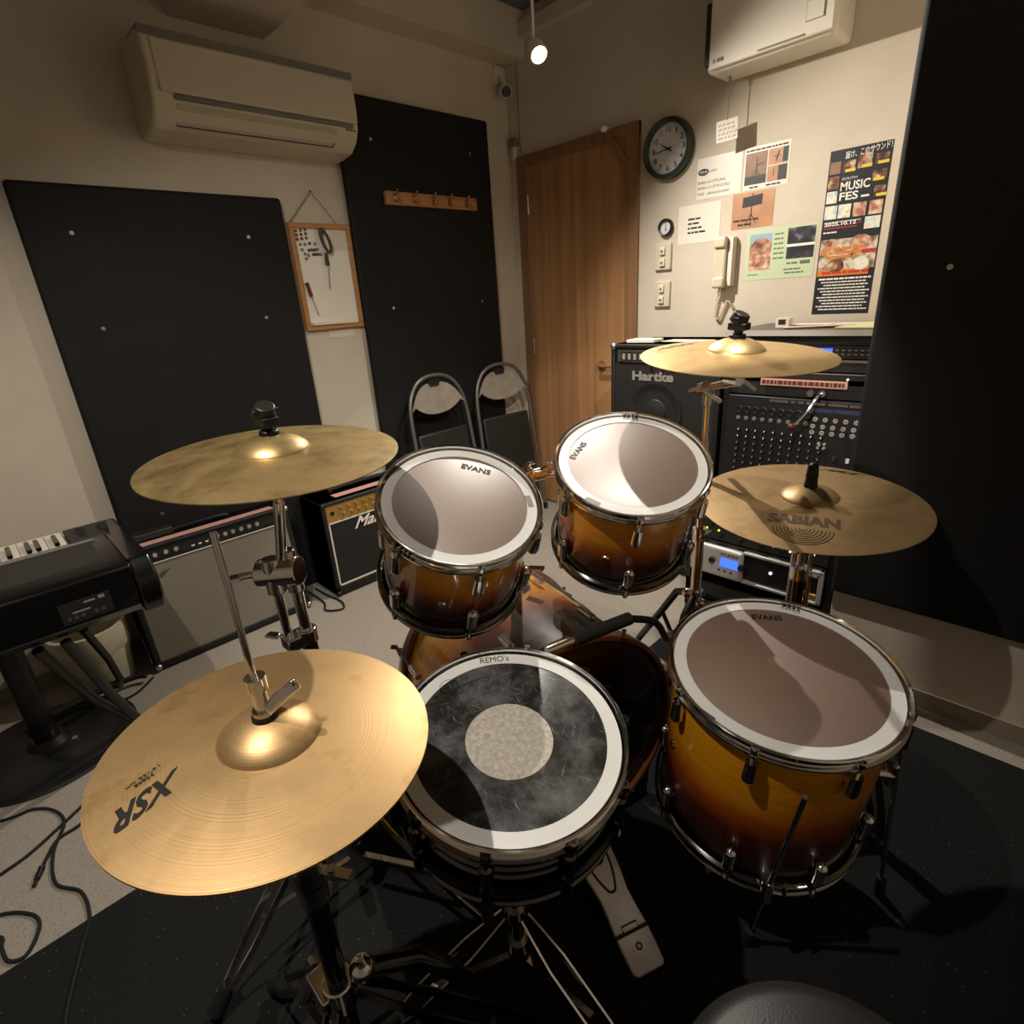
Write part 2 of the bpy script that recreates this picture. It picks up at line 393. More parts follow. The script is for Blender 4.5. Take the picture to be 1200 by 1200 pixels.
# ------------------------------------------------------------------- setting
XW, YW, H = -2.65, 2.68, 2.72          # left wall, door wall, ceiling
XR, YB, YJ, XJ = 1.25, -1.7, 1.92, -0.463
def sbox(name, m, *b, bevel=0):
    return struct(MB().box(*b).build(name, m, bevel=bevel))
sbox('floor', m_carpet, XW - .1, XR + .1, YB - .1, YW + .1, -.06, 0)
sbox('ceiling', m_ceil, XW - .1, XR + .1, YB - .1, YW + .1, H, H + .06)
sbox('wall_left', m_wall, XW - .1, XW, YB - .1, YW + .1, 0, H)
w = MB(); dx0, dx1, dz = -2.555, -1.79, 2.05
w.box(XW, dx0, YW, YW + .1, 0, H); w.box(dx1, XJ + .1, YW, YW + .1, 0, H); w.box(dx0, dx1, YW, YW + .1, dz, H)
struct(w.build('wall_back', m_wall))
w = MB(); w.box(XJ, XR, YJ, YW + .1, 0, H)
struct(w.build('wall_right', m_wall))
sbox('wall_side', m_wall, XR, XR + .1, YB, YJ, 0, H)
sbox('wall_rear', m_wall, XW, XR, YB - .1, YB, 0, H)
sbox('trim_1', m_wall, XW, -2.50, YB, YW, 2.515, H)                   # bulkhead over the left wall
sbox('trim_2', m_wall, -2.50, XR, .94, 1.30, 2.36, H)                 # beam crossing the room
sbox('trim_3', m_wall, XW, -2.50, .94, 1.30, 2.36, 2.515)
sbox('trim_4', m_wall, -2.50, XJ, YW - .045, YW, 2.60, 2.66)          # conduit along the top of the door wall
sbox('baseboard_left', m_base, XW, XW + .008, YB, YW, 0, .06)
w = MB(); w.box(XJ - .008, XR, YJ - .008, YJ, 0, .06); struct(w.build('baseboard_right', m_base))
# drum mat
mt = MB(); mt.prism([(-1.405, -1.2), (1.15, -1.2), (1.15, 1.80), (-1.0, 1.80), (-1.0, 1.10), (-1.405, 1.10)], 0.0, .005)
tag(mt.build('drum_mat', m_mat), 'black lint-speckled carpet mat under the whole drum kit', 'mat')

# door
dr = thing('door_1', 'plain light wood door with brown frame in the far wall', 'door', (dx0, YW, 0)); dr['kind'] = 'structure'
del dr['category']; del dr['label']
d = MB(); d.box(dx0 - .03, dx0 + .045, YW - .02, YW + .04, 0, dz + .02); d.box(dx1 - .045, dx1 + .03, YW - .02, YW + .04, 0, dz + .02); d.box(dx0 - .03, dx1 + .03, YW - .0201, YW + .04, dz - .035, dz + .0205)
d.build('door_frame', m_frame, dr, True, bevel=.003)
d = MB(); d.box(dx0 + .045, dx1 - .045, YW - .004, YW + .036, .01, dz - .035)
d.build('door_slab', m_door, dr, True)
for z in (1.82, 1.03, .25):
    MB().cyl((dx0 + .043, YW - .012, z - .05), (dx0 + .043, YW - .012, z + .05), .007).build('hinge', m_steel, dr, True)
d = MB(); d.cyl((-1.99, YW - .004, .93), (-1.99, YW - .05, .93), .011); d.cyl((-1.99, YW - .045, .93), (-1.885, YW - .045, .93), .009); d.cyl((-1.99, YW - .001, .93), (-1.99, YW - .012, .93), .026)
d.build('door_handle', m_frame, dr, True)
d = MB(); d.strip([(-1.815, YW - .022, 1.895), (-1.93, YW - .03, 2.045)], .022, .012, (0, 1, 0)); d.build('closer_arm', m_frame, dr, True)
d = MB(); d.cyl((-1.955, YW - .005, 2.073), (-1.955, YW - .035, 2.073), .014); d.ball((-1.955, YW - .038, 2.073), .016)
tag(d.build('wall_hook', m_white), 'small white peg above the door frame near its closer arm', 'hook')

# --------------------------------------------------------- acoustic panels
def panel(label, M, w_, h_, d_, studs):
    t = thing('acoustic_panel', label, 'acoustic panel', M=M, group='black padded acoustic panels')
    p = MB(); p.box(0, w_, 0, d_, 0, h_); p.build('padding', m_panel, t, bevel=.014, seg=3)
    for a, b in studs:
        MB().cyl((a, -.004, b), (a, .004, b), .007, .005, 12).build('stud', m_steel, t)
    return t
# local x runs along the wall, local -y faces the room
ML = lambda y, z: axes((XW + .042, y, z), (0, 1, 0), (-1, 0, 0))
pz = panel('wide black padded panel low on the left wall under the air conditioner', ML(.303, .005), .925, 1.78, .036,
      [(.143, 1.624), (.752, 1.624), (.757, 1.305), (.149, 1.306), (.155, .57), (.755, .57)])
panel('black padded panel with the coat rack beside the door corner', ML(1.555, .37), .925, 1.86, .036,
      [(.162, 1.686), (.775, 1.69), (.785, .946), (.168, .942), (.17, .22), (.785, .22)])
panel('tall black padded panel on the near right wall behind the low cymbal', axes((-.463, 1.876, .34), (1, 0, 0), (0, 1, 0)), .91, 1.82, .038,
      [(.153, .985), (.75, .985), (.153, 1.55), (.153, .3), (.75, .3)])
# ------------------------------------------------------------ left wall items
# air conditioner: local x along +Y, local y out of the wall (+X), z up
ac = thing('air_conditioner', 'cream wall air conditioner high on the left wall', 'air conditioner', (XW, .757, 1.945))
SW = Matrix(((0, 1, 0, 0), (1, 0, 0, 0), (0, 0, 1, 0), (0, 0, 0, 1)))
def ACB():
    m = MB(); m.M = SW; return m
L_ = .79
prof = [(0, 0), (.07, 0), (.15, .012), (.195, .042), (.222, .085), (.232, .15), (.226, .268), (.21, .285), (0, .285)]
a = ACB(); n = len(prof)
vs = [(0, y, z) for y, z in prof] + [(L_, y, z) for y, z in prof]
a.add(vs, [tuple(range(n)), tuple(range(2 * n - 1, n - 1, -1))] + [(i, i + n, (i + 1) % n + n, (i + 1) % n) for i in range(n)])
a.build('body', m_cream, ac, bevel=.012, seg=3, angle=25)
m_cream2 = pbr('cream_panel', '#d0c7b2', .35)
a = ACB(); a.add([(.03, .236, .105), (L_ - .008, .236, .105), (L_ - .008, .231, .258), (.03, .231, .258), (.03, .22, .105), (L_ - .008, .22, .105), (L_ - .008, .215, .258), (.03, .215, .258)],
                [(0, 1, 2, 3), (7, 6, 5, 4), (0, 4, 5, 1), (1, 5, 6, 2), (2, 6, 7, 3), (3, 7, 4, 0)])
a.build('front_panel', m_cream2, ac, bevel=.004)
a = ACB(); a.box(.004, L_ - .004, .10, .226, .2605, .2855 + .001); a.build('intake_slot', m_grey, ac)
a = ACB(); a.box(.07, L_ - .03, .20, .2345, .088, .102); a.build('outlet_slot', m_grey, ac, bevel=.003)
a = ACB(); a.add([(.075, .222, .078), (L_ - .10, .222, .078), (L_ - .10, .172, .022), (.075, .172, .022), (.075, .21, .075), (L_ - .10, .21, .075), (L_ - .10, .166, .03), (.075, .166, .03)],
                [(0, 1, 2, 3), (7, 6, 5, 4), (0, 4, 5, 1), (1, 5, 6, 2), (2, 6, 7, 3), (3, 7, 4, 0)])
m_flap = pbr('flap_plastic', '#b3a993', .4)
a.build('flap', m_flap, ac, bevel=.002)
a = ACB(); a.strip([(.075, .174, .0215), (L_ - .11, .174, .0215), (L_ - .098, .190, .043)], .003, .003); a.build('flap_seam', m_dgrey, ac)
a = ACB()
for k in range(3): a.box(L_ - .062 + k * .016, L_ - .052 + k * .016, .2245, .229, .077, .084)
a.build('indicator', m_grey, ac)

# whiteboard
yb0, yb1, zb0, zb1 = 1.250, 1.552, 1.237, 1.695
wb = thing('whiteboard', 'small wood framed whiteboard hung by a cord between the two black panels', 'whiteboard', (XW, yb0, zb0))
b_ = MB(); fw = .022
for y0, y1, z0, z1 in ((yb0, yb1, zb0, zb0 + fw), (yb0, yb1, zb1 - fw, zb1), (yb0, yb0 + fw, zb0 + fw, zb1 - fw), (yb1 - fw, yb1, zb0 + fw, zb1 - fw)):
    b_.box(XW + .002, XW + .022, y0, y1, z0, z1)
b_.build('board_frame', m_oak, wb, True, bevel=.002)
m_wbs = pbr('whiteboard_face', '#e4dfd3', .25)
MB().box(XW + .002, XW + .012, yb0 + fw, yb1 - fw, zb0 + fw, zb1 - fw).build('writing_surface', m_wbs, wb, True)
b_ = MB(); b_.box(XW + .012, XW + .032, yb0 + .03, yb0 + .20, zb0 + fw, zb0 + fw + .012); b_.build('pen_tray', m_white, wb, True)
b_ = MB(); b_.tube([(XW + .012, yb0 + .01, zb1), (XW + .008, 1.388, 1.825), (XW + .012, yb1 - .06, zb1)], .0022, 6); b_.cyl((XW, 1.388, 1.825), (XW + .014, 1.388, 1.825), .004, seg=8)
b_.build('hanging_cord', m_grey, wb, True)
xs = XW + .012
p = MB(); p.box(xs, xs + .0015, 1.443, 1.54, 1.584, 1.672)
tag(p.build('paper_note', m_paper), 'white handwritten note in the top right corner of the whiteboard', 'note')
# looped strap, black letter opener, red screwdriver
p = MB()
lp = [(xs + .02, 1.41 + .018 * math.cos(t), 1.622 + .048 * math.sin(t) - .35 * (.018 * math.cos(t))) for t in [2 * PI * k / 24 for k in range(25)]]
lp = [(x, y - .35 * (z - 1.622) * .6, z) for x, y, z in lp]
p.tube(lp, .007, 8, caps=False); p.cyl((xs, 1.40, 1.66), (xs + .02, 1.40, 1.655), .006, seg=8)
m_strap = pbr('grey_strap', '#4a443e', .7)
tag(p.build('hanging_strap', m_strap), 'grey looped strap hanging at the top middle of the whiteboard', 'strap')
t = thing('screwdriver', 'black handled long screwdriver under the looped strap on the whiteboard', 'screwdriver', (xs, 1.40, 1.55))
MB().cyl((xs + .012, 1.406, 1.572), (xs + .012, 1.404, 1.518), .007, .009, 12).build('handle', m_black, t, True)
MB().cyl((xs + .012, 1.404, 1.518), (xs + .012, 1.396, 1.418), .0025, seg=8).build('shaft', m_steel, t, True)
t = thing('screwdriver', 'red handled screwdriver low on the left of the whiteboard', 'screwdriver', (xs, 1.29, 1.40))
m_red = pbr('red_handle', '#7d1420', .35)
MB().cyl((xs + .01, 1.288, 1.438), (xs + .01, 1.298, 1.386), .008, .0085, 12).build('handle', m_red, t, True)
MB().cyl((xs + .01, 1.286, 1.446), (xs + .01, 1.288, 1.438), .0085, seg=12).build('end_cap', m_black, t, True)
MB().cyl((xs + .01, 1.298, 1.386), (xs + .01, 1.317, 1.305), .0025, seg=8).build('shaft', m_steel, t, True)
# magnets
m_mag = [pbr('brown_magnet', '#6b3d28', .5), pbr('navy_magnet', '#3a3f55', .5), pbr('grey_magnet', '#75706a', .5)]
spots = []
for i in range(3):
    for j in range(3): spots.append((1.283 + i * .022, 1.662 - j * .017 + i * .003, 0))
for y, z, k in ((1.293, 1.607, 2), (1.315, 1.607, 2), (1.338, 1.612, 1), (1.365, 1.610, 2), (1.297, 1.585, 2), (1.308, 1.568, 2), (1.330, 1.583, 1), (1.344, 1.585, 0), (1.358, 1.585, 1), (1.372, 1.588, 2),
                (1.323, 1.562, 2), (1.348, 1.566, 1), (1.362, 1.566, 1), (1.373, 1.567, 0), (1.310, 1.548, 2), (1.385, 1.566, 2)):
    spots.append((y, z, k))
mag0 = {}
for y, z, k in spots:
    if k not in mag0:
        o = MB().box(0, .004, -.006, .006, -.006, .006).build('magnet', m_mag[k], bevel=.001); mag0[k] = o
    else:
        o = mag0[k].copy(); COL.objects.link(o)
    o.location = (xs, y, z)
    tag(o, ['small brown magnet in the tight cluster at the top left of the whiteboard', 'small navy square magnet scattered on the whiteboard', 'small grey square magnet scattered on the whiteboard'][k], 'magnet', 'small magnets on the whiteboard')
p = MB(); p.box(XW, XW + .002, 1.365, 1.50, 1.195, 1.232)
tag(p.build('paper_strip', m_paper), 'blank white paper strip on the wall under the whiteboard', 'paper')

# coat rack on the panel
xp = XW + .043
cr = thing('coat_rack', 'light wood coat rack with five metal hooks on a black panel', 'coat rack', (xp, 1.75, 1.81))
MB().box(xp, xp + .022, 1.748, 2.336, 1.785, 1.845).build('rail', m_oak, cr, True, bevel=.003)
m_copper = pbr('copper_hook', (.62, .38, .24), .25, 1.0)
for y in (1.80, 1.915, 2.033, 2.14, 2.258):
    h = MB(); h.box(xp + .022, xp + .026, y - .009, y + .009, 1.797, 1.835)
    h.tube([(xp + .024, y, 1.805), (xp + .05, y, 1.797), (xp + .058, y, 1.815)], .005, 8, sub=4); h.tube([(xp + .024, y, 1.825), (xp + .045, y, 1.835), (xp + .05, y, 1.85)], .004, 8, sub=4)
    h.build('hook', m_copper, cr, True)

# small camera and sensor box by the corner
t = thing('security_camera', 'small white camera on a bracket high in the room corner', 'camera', (XW, 2.60, 2.40))
MB().box(XW, XW + .012, 2.585, 2.655, 2.43, 2.51).build('bracket', m_white, t, True, bevel=.003)
c = MB(); c.cyl((XW + .012, 2.62, 2.46), (XW + .055, 2.61, 2.41), .01); c.cyl((XW + .03, 2.63, 2.395), (XW + .10, 2.58, 2.365), .032, seg=24); c.build('housing', m_white, t, True, bevel=.003)
c = MB(); c.cyl((XW + .10, 2.58, 2.365), (XW + .105, 2.5765, 2.363), .026, seg=24); c.build('lens', m_black, t, True)
t = thing('door_sensor', 'small dark sensor box with a thin cable above the door frame corner', 'sensor', (-2.57, YW, 2.12))
MB().box(-2.62, -2.575, YW - .035, YW - .001, 2.125, 2.165).build('sensor_body', m_grey, t, True, bevel=.004)
MB().box(-2.61, -2.585, YW - .025, YW - .001, 2.06, 2.125).build('sensor_base', m_white, t, True, bevel=.003)
c = MB(); c.tube([(-2.575, YW - .006, 2.15), (-2.555, YW - .006, 2.12), (-2.55, YW - .006, 2.085)], .0022, 6, sub=4); c.tube([(-2.56, YW - .004, 2.14), (-2.562, YW - .004, 2.60)], .0022, 6); c.build('cable', m_grey, t, True)

# ------------------------------------------------------------- door wall items
sY = YW / 2.62
def wx(x): return x * sY
def wz(z): return 1.32 + (z - 1.32) * sY
# clock
ck = thing('wall_clock', 'round wall clock with dark green rim beside the door', 'clock', M=axes((wx(-1.567), YW, wz(1.908)), (1, 0, 0), (0, 0, 1)))
m_green = pbr('dark_green_rim', '#27352f', .35)
R_ = .125
c = MB(); c.lathe([(R_ - .022, .012), (R_ - .022, .034), (R_ - .012, .042), (R_ - .003, .036), (R_, .02), (R_, .0), (R_ - .03, 0)], 64, closed=True); c.build('rim', m_green, ck)
m_face = pbr('clock_face', '#d3d3d6', .5)
c = MB(); c.lathe([(0, .013), (R_ - .02, .013)], 48); c.build('dial', m_face, ck)
c = MB()
for k in range(1, 13):
    a = PI / 2 - k * PI / 6; s_ = str(k); w_ = sum(.006 if ch == '1' else .0135 for ch in s_); px, py = math.cos(a) * .078, math.sin(a) * .078
    put_text(c, s_, flat_fn((px - w_ * .62, py - .011), (px + w_ * .62, py - .011), .022, .0138), .008)
for k in range(60):
    a = k * PI / 30; l = .006 if k % 5 else .008
    c.quad(*[(math.cos(a) * r_ - math.sin(a) * q, math.sin(a) * r_ + math.cos(a) * q, .0137) for r_, q in ((.095, -.0006), (.095 + l, -.0006), (.095 + l, .0006), (.095, .0006))])
c.build('numerals', m_ink, ck)
def hand(nm, ang, l, w_, z):
    a = math.radians(90 - ang); c = MB(); d = V((math.cos(a), math.sin(a), 0)); q = V((-d.y, d.x, 0)) * w_
    c.add([d * -.02 - q + V((0, 0, z)), d * -.02 + q + V((0, 0, z)), d * l + q * .4 + V((0, 0, z)), d * l - q * .4 + V((0, 0, z))], [(0, 1, 2, 3)]); c.build(nm, m_ink, ck)
hand('hour_hand', 302, .05, .0035, .016); hand('minute_hand', 262, .078, .0028, .018); hand('second_hand', 125, .07, .0008, .020)
c = MB(); c.cyl((0, 0, .013), (0, 0, .022), .005); c.build('hub', m_ink, ck)
# thermometer
th = thing('thermometer_dial', 'small round black rimmed dial gauge above the two switches', 'thermometer', M=axes((wx(-1.57), YW, wz(1.588)), (1, 0, 0), (0, 0, 1)))
c = MB(); c.lathe([(.030, .006), (.030, .02), (.036, .022), (.039, .016), (.039, 0), (.03, 0)], 40, closed=True); c.build('rim', m_black, th)
c = MB(); c.lathe([(0, .008), (.031, .008)], 32); c.build('dial', m_face, th)
c = MB(); c.quad((-.0012, -.018, .0095), (.0012, -.018, .0095), (.0012, .02, .0095), (-.0012, .02, .0095)); put_text(c, 'C', flat_fn((-.004, -.012), (.004, -.012), .009, .009)); c.build('needle', m_ink, th)
# switches
for nm, zc, lab in (('wall_switch', 1.462, 'upper of two cream switch plates beside the door'), ('wall_switch', 1.293, 'lower of two cream switch plates beside the door')):
    t = thing(nm, lab, 'switch', M=axes((wx(-1.579), YW, wz(zc)), (1, 0, 0), (0, 0, 1)), group='cream switch plates')
    MB().box(-.044, .044, -.061, .061, 0, .014).build('plate', m_cream, t, bevel=.004)
    for dz_ in (.026, -.026):
        c = MB(); c.box(-.014, .014, dz_ - .018, dz_ + .018, .014, .024); c.build('rocker', m_white, t, bevel=.003)
    c = MB(); c.box(-.006, .006, .02, .03, .0243, .0262); c.box(-.006, .006, -.032, -.022, .0243, .0262); c.build('marker', m_grey, t)
# telephone
ph = thing('wall_phone', 'cream wall telephone handset with coiled cord under the notices', 'telephone', M=axes((wx(-1.265), YW, wz(1.41)), (1, 0, 0), (0, 0, 1)))
MB().box(-.022, .05, -.105, .105, 0, .03).build('base', m_cream, ph, bevel=.008)
c = MB(); c.box(-.035, .022, -.108, .108, .03, .05); c.box(-.035, .022, .06, .108, .03, .062); c.box(-.035, .022, -.108, -.06, .03, .062); c.build('handset', m_cream, ph, bevel=.012, seg=3)
c = MB(); c.box(.026, .046, -.10, .10, .03, .036); c.build('hook_cover', m_white, ph, bevel=.002)
pts = []
path = smooth_path([V((-.012, -.108, .02)), V((-.022, -.16, .012)), V((-.03, -.225, .012)), V((-.012, -.245, .014)), V((.01, -.20, .012)), V((.03, -.165, .012)), V((.055, -.20, .012))], 24)
for i, q in enumerate(path):
    a = i * 1.55; pts.append(q + V((math.cos(a) * .006, 0, math.sin(a) * .006)))
c = MB(); c.tube(pts, .0022, 6); c.build('coiled_cord', m_cream, ph)
# ventilator with pull cord and tag
vt = thing('wall_ventilator', 'white box ventilator projecting high on the far wall', 'ventilator', (-1.37, YW, 2.10))
v_ = MB(); v_.box(-1.345, -.868, 2.50, YW, 2.105, 2.44); v_.build('housing', m_white, vt, True, bevel=.02, seg=3)
v_ = MB(); v_.box(-1.325, -.872, 2.482, 2.50, 2.112, 2.43); v_.build('front_cover', m_white, vt, True, bevel=.006, seg=3)
v_ = MB(); v_.box(-1.347, -1.326, 2.488, 2.512, 2.13, 2.33); v_.build('side_slot', m_dgrey, vt, True, bevel=.003)
v_ = MB(); v_.box(-.965, -.905, 2.4795, 2.483, 2.155, 2.215); v_.build('badge', m_grey, vt, True)
v_ = MB(); v_.box(-.963, -.907, 2.4775, 2.481, 2.157, 2.213); v_.build('badge_plate', m_white, vt, True)
v_ = MB(); v_.box(-1.13, -.965, 2.4792, 2.483, 2.118, 2.124); v_.box(-1.29, -1.265, 2.4792, 2.483, 2.13, 2.142); v_.box(-1.305, -1.30, 2.4792, 2.483, 2.13, 2.142); v_.build('lower_marks', m_grey, vt, True)
v_ = MB(); v_.tube([(-1.29, 2.60, 2.105), (-1.29, 2.60, 1.955)], .002, 6); v_.cyl((-1.29, 2.60, 2.085), (-1.29, 2.60, 2.105), .006, seg=10); v_.build('pull_cord', m_grey, vt, True)
tg = MB(); tg.box(-.045, .042, -.001, .001, -.075, .003); tg.mi = 1
for r_ in range(4):
    x = -.036
    while x < .03:
        l = random.uniform(.008, .02); tg.quad((x, -.0014, -.012 - r_ * .016), (x + l, -.0014, -.012 - r_ * .016 + .003), (x + l, -.0014, -.019 - r_ * .016 + .003), (x, -.0014, -.019 - r_ * .016)); x += l + .006
o = tg.build('paper_tag', [m_white, pbr('pale_print', '#a9a295', .6)]); o.location = (-1.29, 2.60, 1.955); o.rotation_euler = (0, -.06, .15)
tag(o, 'white paper tag hanging from the ventilator pull cord', 'tag')

# notices on the wall: local x right, y up
def sheet(name, label, cat, x0, z0, w_, h_, group=None):
    return axes((wx(x0), YW - .0006, wz(z0)), (1, 0, 0), (0, 0, 1)), w_ * sY, h_ * sY
def rows(mb, x0, x1, y, h, k, ragged=True, z=.0007):
    """lines of print too small to read: ragged word-length bars"""
    x = x0
    while x < x1 - h:
        l = min(random.uniform(1.0, 3.2) * h, x1 - x)
        mb.mi = k; mb.quad((x, y, z), (x + l, y, z), (x + l, y + h * .7, z), (x, y + h * .7, z)); x += l + h * .35
def rect(mb, x0, y0, x1, y1, k, z=.0006):
    mb.mi = k; mb.quad((x0, y0, z), (x1, y0, z), (x1, y1, z), (x0, y1, z))
def place(mb, mats, M, name, label, cat, group=None):
    o = mb.build(name, mats); o.matrix_world = M; return tag(o, label, cat, group)
p_wood = picture('photo_wood', ['#5b4032', '#8a6650', '#a5826a'], 6)
p_peach = picture('photo_peach', ['#9c6c4c', '#b98662', '#cf9f7b'], 5)
p_group = picture('photo_people', ['#3d2620', '#77453a', '#b08068', '#c9a586', '#7b8fa0'], 26, 3)
p_night = picture('photo_night', ['#0d0d12', '#1b1a22', '#3a3742', '#8d8a93'], 22, 5)
p_dark = picture('photo_stage', ['#17100e', '#3e241b', '#8c5a3c', '#d9c19a'], 30, 8)
p_gold = picture('photo_gold', ['#3a2a20', '#8a7460', '#b9a892', '#d9cfba', '#b06a45'], 30, 11)
p_red = picture('photo_red', ['#6b3a30', '#a8705c', '#d0a98a', '#e6d8c0'], 38, 14)
p_pale = picture('photo_pale', ['#9fb3b5', '#cfd6cf', '#e8e2cf', '#c7a86a'], 30, 17)
p_sky = pbr('flyer_sky', '#8fa9bf', .5)
k_navy = pbr('poster_navy', '#14161f', .5); k_green = pbr('flyer_green', '#bcc9a6', .6); k_yel = pbr('poster_yellow', '#d9c23c', .5); k_redc = pbr('poster_red', '#b3322a', .5); k_or = pbr('poster_orange', '#cc7a34', .5)
k_lam = pbr('laminated_paper', '#dcd6c8', .35)
# wifi notice
M, w_, h_ = sheet('', '', '', -1.424, 1.68, .204, .16)
s_ = MB(); rect(s_, 0, 0, w_, h_, 0, .0003); s_.mi = 1
put_text(s_, 'Buffalo-G-CF70 (AG)', flat_fn((.006, .062), (.135, .062), .011, .0007)); put_text(s_, 'Buffalo-G-CF70 (2.4G)', flat_fn((.006, .04), (.155, .04), .011, .0007)); put_text(s_, 'PASS   p8s5mu5xm66d', flat_fn((.006, .016), (.155, .016), .011, .0007))
s_.add([(.03 + .026 * math.cos(a), .108 + .014 * math.sin(a), .0006) for a in [k * PI / 16 for k in range(32)]], [tuple(range(32))]); s_.mi = 2; put_text(s_, 'Wi-Fi', flat_fn((.012, .104), (.048, .104), .009, .0009)); s_.mi = 1; put_text(s_, 'LAN', flat_fn((.063, .104), (.092, .104), .010, .0007))
place(s_, [k_lam, m_ink, m_whiteink], M, 'wireless_notice', 'white wireless access notice right of the wall clock', 'notice')
# plain note
M, w_, h_ = sheet('', '', '', -1.508, 1.505, .205, .16)
s_ = MB(); rect(s_, 0, 0, w_, h_, 0, .0003)
for k, (a, e) in enumerate(((.05, .12), (.05, .105), (.05, .125), (.05, .15))): rows(s_, a, e, .10 - k * .019, .011, 1)
place(s_, [k_lam, m_ink], M, 'paper_notice', 'creased white notice with four short lines left of the telephone', 'notice')
# photo print with two pictures
M, w_, h_ = sheet('', '', '', -1.212, 1.682, .185, .157)
s_ = MB(); rect(s_, 0, 0, w_, h_, 0, .0003); rect(s_, .006, .02, .098, .138, 1); rect(s_, .102, .02, .182, .138, 2); rect(s_, .146, .02, .182, .075, 4, .0007); rect(s_, .16, .085, .182, .138, 4, .0007)
rect(s_, .006, .02, .098, .052, 4, .0007); rect(s_, .102, .077, .182, .080, 0, .0008)
rows(s_, .006, .18, .144, .009, 3); rows(s_, .03, .07, .006, .009, 3); rows(s_, .10, .17, .006, .009, 3)
s_.mi = 3
for a, b_, w2 in (((.055, .118), (.055, .05), .004), ((.05, .075), (.035, .035), .002), ((.056, .075), (.075, .035), .002), ((.055, .09), (.085, .095), .004), ((.145, .128), (.135, .092), .005), ((.125, .108), (.15, .112), .003), ((.128, .065), (.128, .04), .003)):
    d = V((b_[0] - a[0], b_[1] - a[1])).normalized() * w2 / 2; s_.quad((a[0] - d.y, a[1] + d.x, .0009), (a[0] + d.y, a[1] - d.x, .0009), (b_[0] + d.y, b_[1] - d.x, .0009), (b_[0] - d.y, b_[1] + d.x, .0009))
place(s_, [k_lam, p_wood, p_peach, m_ink, m_dgrey], M, 'photo_notice', 'notice with two brown photos of a microphone stand', 'notice')
# phone tripod photo
M, w_, h_ = sheet('', '', '', -1.251, 1.538, .178, .138)
s_ = MB(); rect(s_, 0, 0, w_, h_, 0, .0003); s_.mi = 1
s_.quad((.045, .082, .0007), (.13, .088, .0007), (.132, .128, .0007), (.047, .122, .0007))
for a, b_, w2 in (((.088, .135), (.086, .05), .004), ((.086, .055), (.062, .012), .003), ((.086, .055), (.11, .018), .003), ((.086, .055), (.088, .006), .003)):
    d = V((b_[0] - a[0], b_[1] - a[1])).normalized() * w2 / 2; s_.quad((a[0] - d.y, a[1] + d.x, .0008), (a[0] + d.y, a[1] - d.x, .0008), (b_[0] + d.y, b_[1] - d.x, .0008), (b_[0] - d.y, b_[1] + d.x, .0008))
rows(s_, .008, .12, .03, .011, 1); rows(s_, .03, .10, .012, .011, 1)
place(s_, [p_peach, m_ink], M, 'tripod_photo', 'orange toned photo of a phone on a small tripod', 'photo')
# green flyer
M, w_, h_ = sheet('', '', '', -1.175, 1.328, .285, .20)
s_ = MB(); rect(s_, 0, 0, w_, h_, 0, .0003); rect(s_, .015, .04, .11, .185, 1); rect(s_, .015, .15, .11, .185, 2, .0007); rect(s_, .175, .075, .285, .195, 3); rect(s_, .175, .122, .285, .132, 4, .0007); rect(s_, .235, .052, .275, .066, 5)
s_.mi = 6
s_.add([(.065 + .04 * math.cos(a), .135 + .035 * math.sin(a), .0008) for a in [k * PI / 12 for k in range(24)]], [tuple(range(24))]); s_.mi = 1
for k in range(6): rows(s_, .12, .165, .175 - k * .019, .008, 5)
rows(s_, .18, .225, .055, .01, 5); rows(s_, .17, .24, .032, .008, 5); rows(s_, .175, .26, .018, .008, 5); rows(s_, .015, .06, .02, .006, 5)
place(s_, [k_green, p_red, p_sky, p_night, m_whiteink, pbr('green_print', '#5d6b4e', .6), p_group], M, 'concert_flyer', 'pale green flyer with a group picture and a dark night picture', 'flyer')
# festival poster
M, w_, h_ = sheet('', '', '', -.876, 1.18, .207, .583)
s_ = MB(); W, Hh = w_, h_
rect(s_, 0, 0, W, Hh, 0, .0003)
def im(x0, y0, x1, y1, k, z=.0006): rect(s_, x0 * W, y0 * Hh, x1 * W, y1 * Hh, k, z)
im(.02, .285, .98, .475, 9); im(.0, .0, 1, .245, 0, .0005)
for r_, (y0, y1) in enumerate(((.865, .935), (.775, .85), (.695, .765))): im(.02, y0, .2, y1, (2, 3, 7)[r_])
im(.24, .865, .44, .93, 3); im(.48, .875, .70, .955, 4); im(.76, .88, .96, .94, 3); im(.74, .79, .96, .85, 3); im(.8, .70, .97, .76, 3)
for x0, y0 in ((.28, .866), (.54, .876), (.8, .881), (.76, .79), (.84, .70)): im(x0, y0, x0 + .17, y0 + .017, 6, .0008)
for k_, x0 in enumerate((.02, .25, .5, .76)): im(x0, .60, x0 + .21, .68, (7, 7, 5, 5)[k_])
im(.72, .52, .97, .59, 7); im(.02, .505, .70, .59, 0, .0007)
s_.mi = 1
put_text(s_, '届け、このサウンド！', flat_fn((.26 * W, .945 * Hh), (.985 * W, .962 * Hh), .0185, .001), .01)
put_text(s_, 'SOUTH', flat_fn((.25 * W, .822 * Hh), (.50 * W, .822 * Hh), .0085, .001), 0); put_text(s_, 'MUSIC', flat_fn((.24 * W, .762 * Hh), (.72 * W, .762 * Hh), .029, .001), .02); put_text(s_, 'FES', flat_fn((.24 * W, .705 * Hh), (.55 * W, .705 * Hh), .027, .001), .02)
rows(s_, .60 * W, .76 * W, .708 * Hh, .010, 1, z=.001)
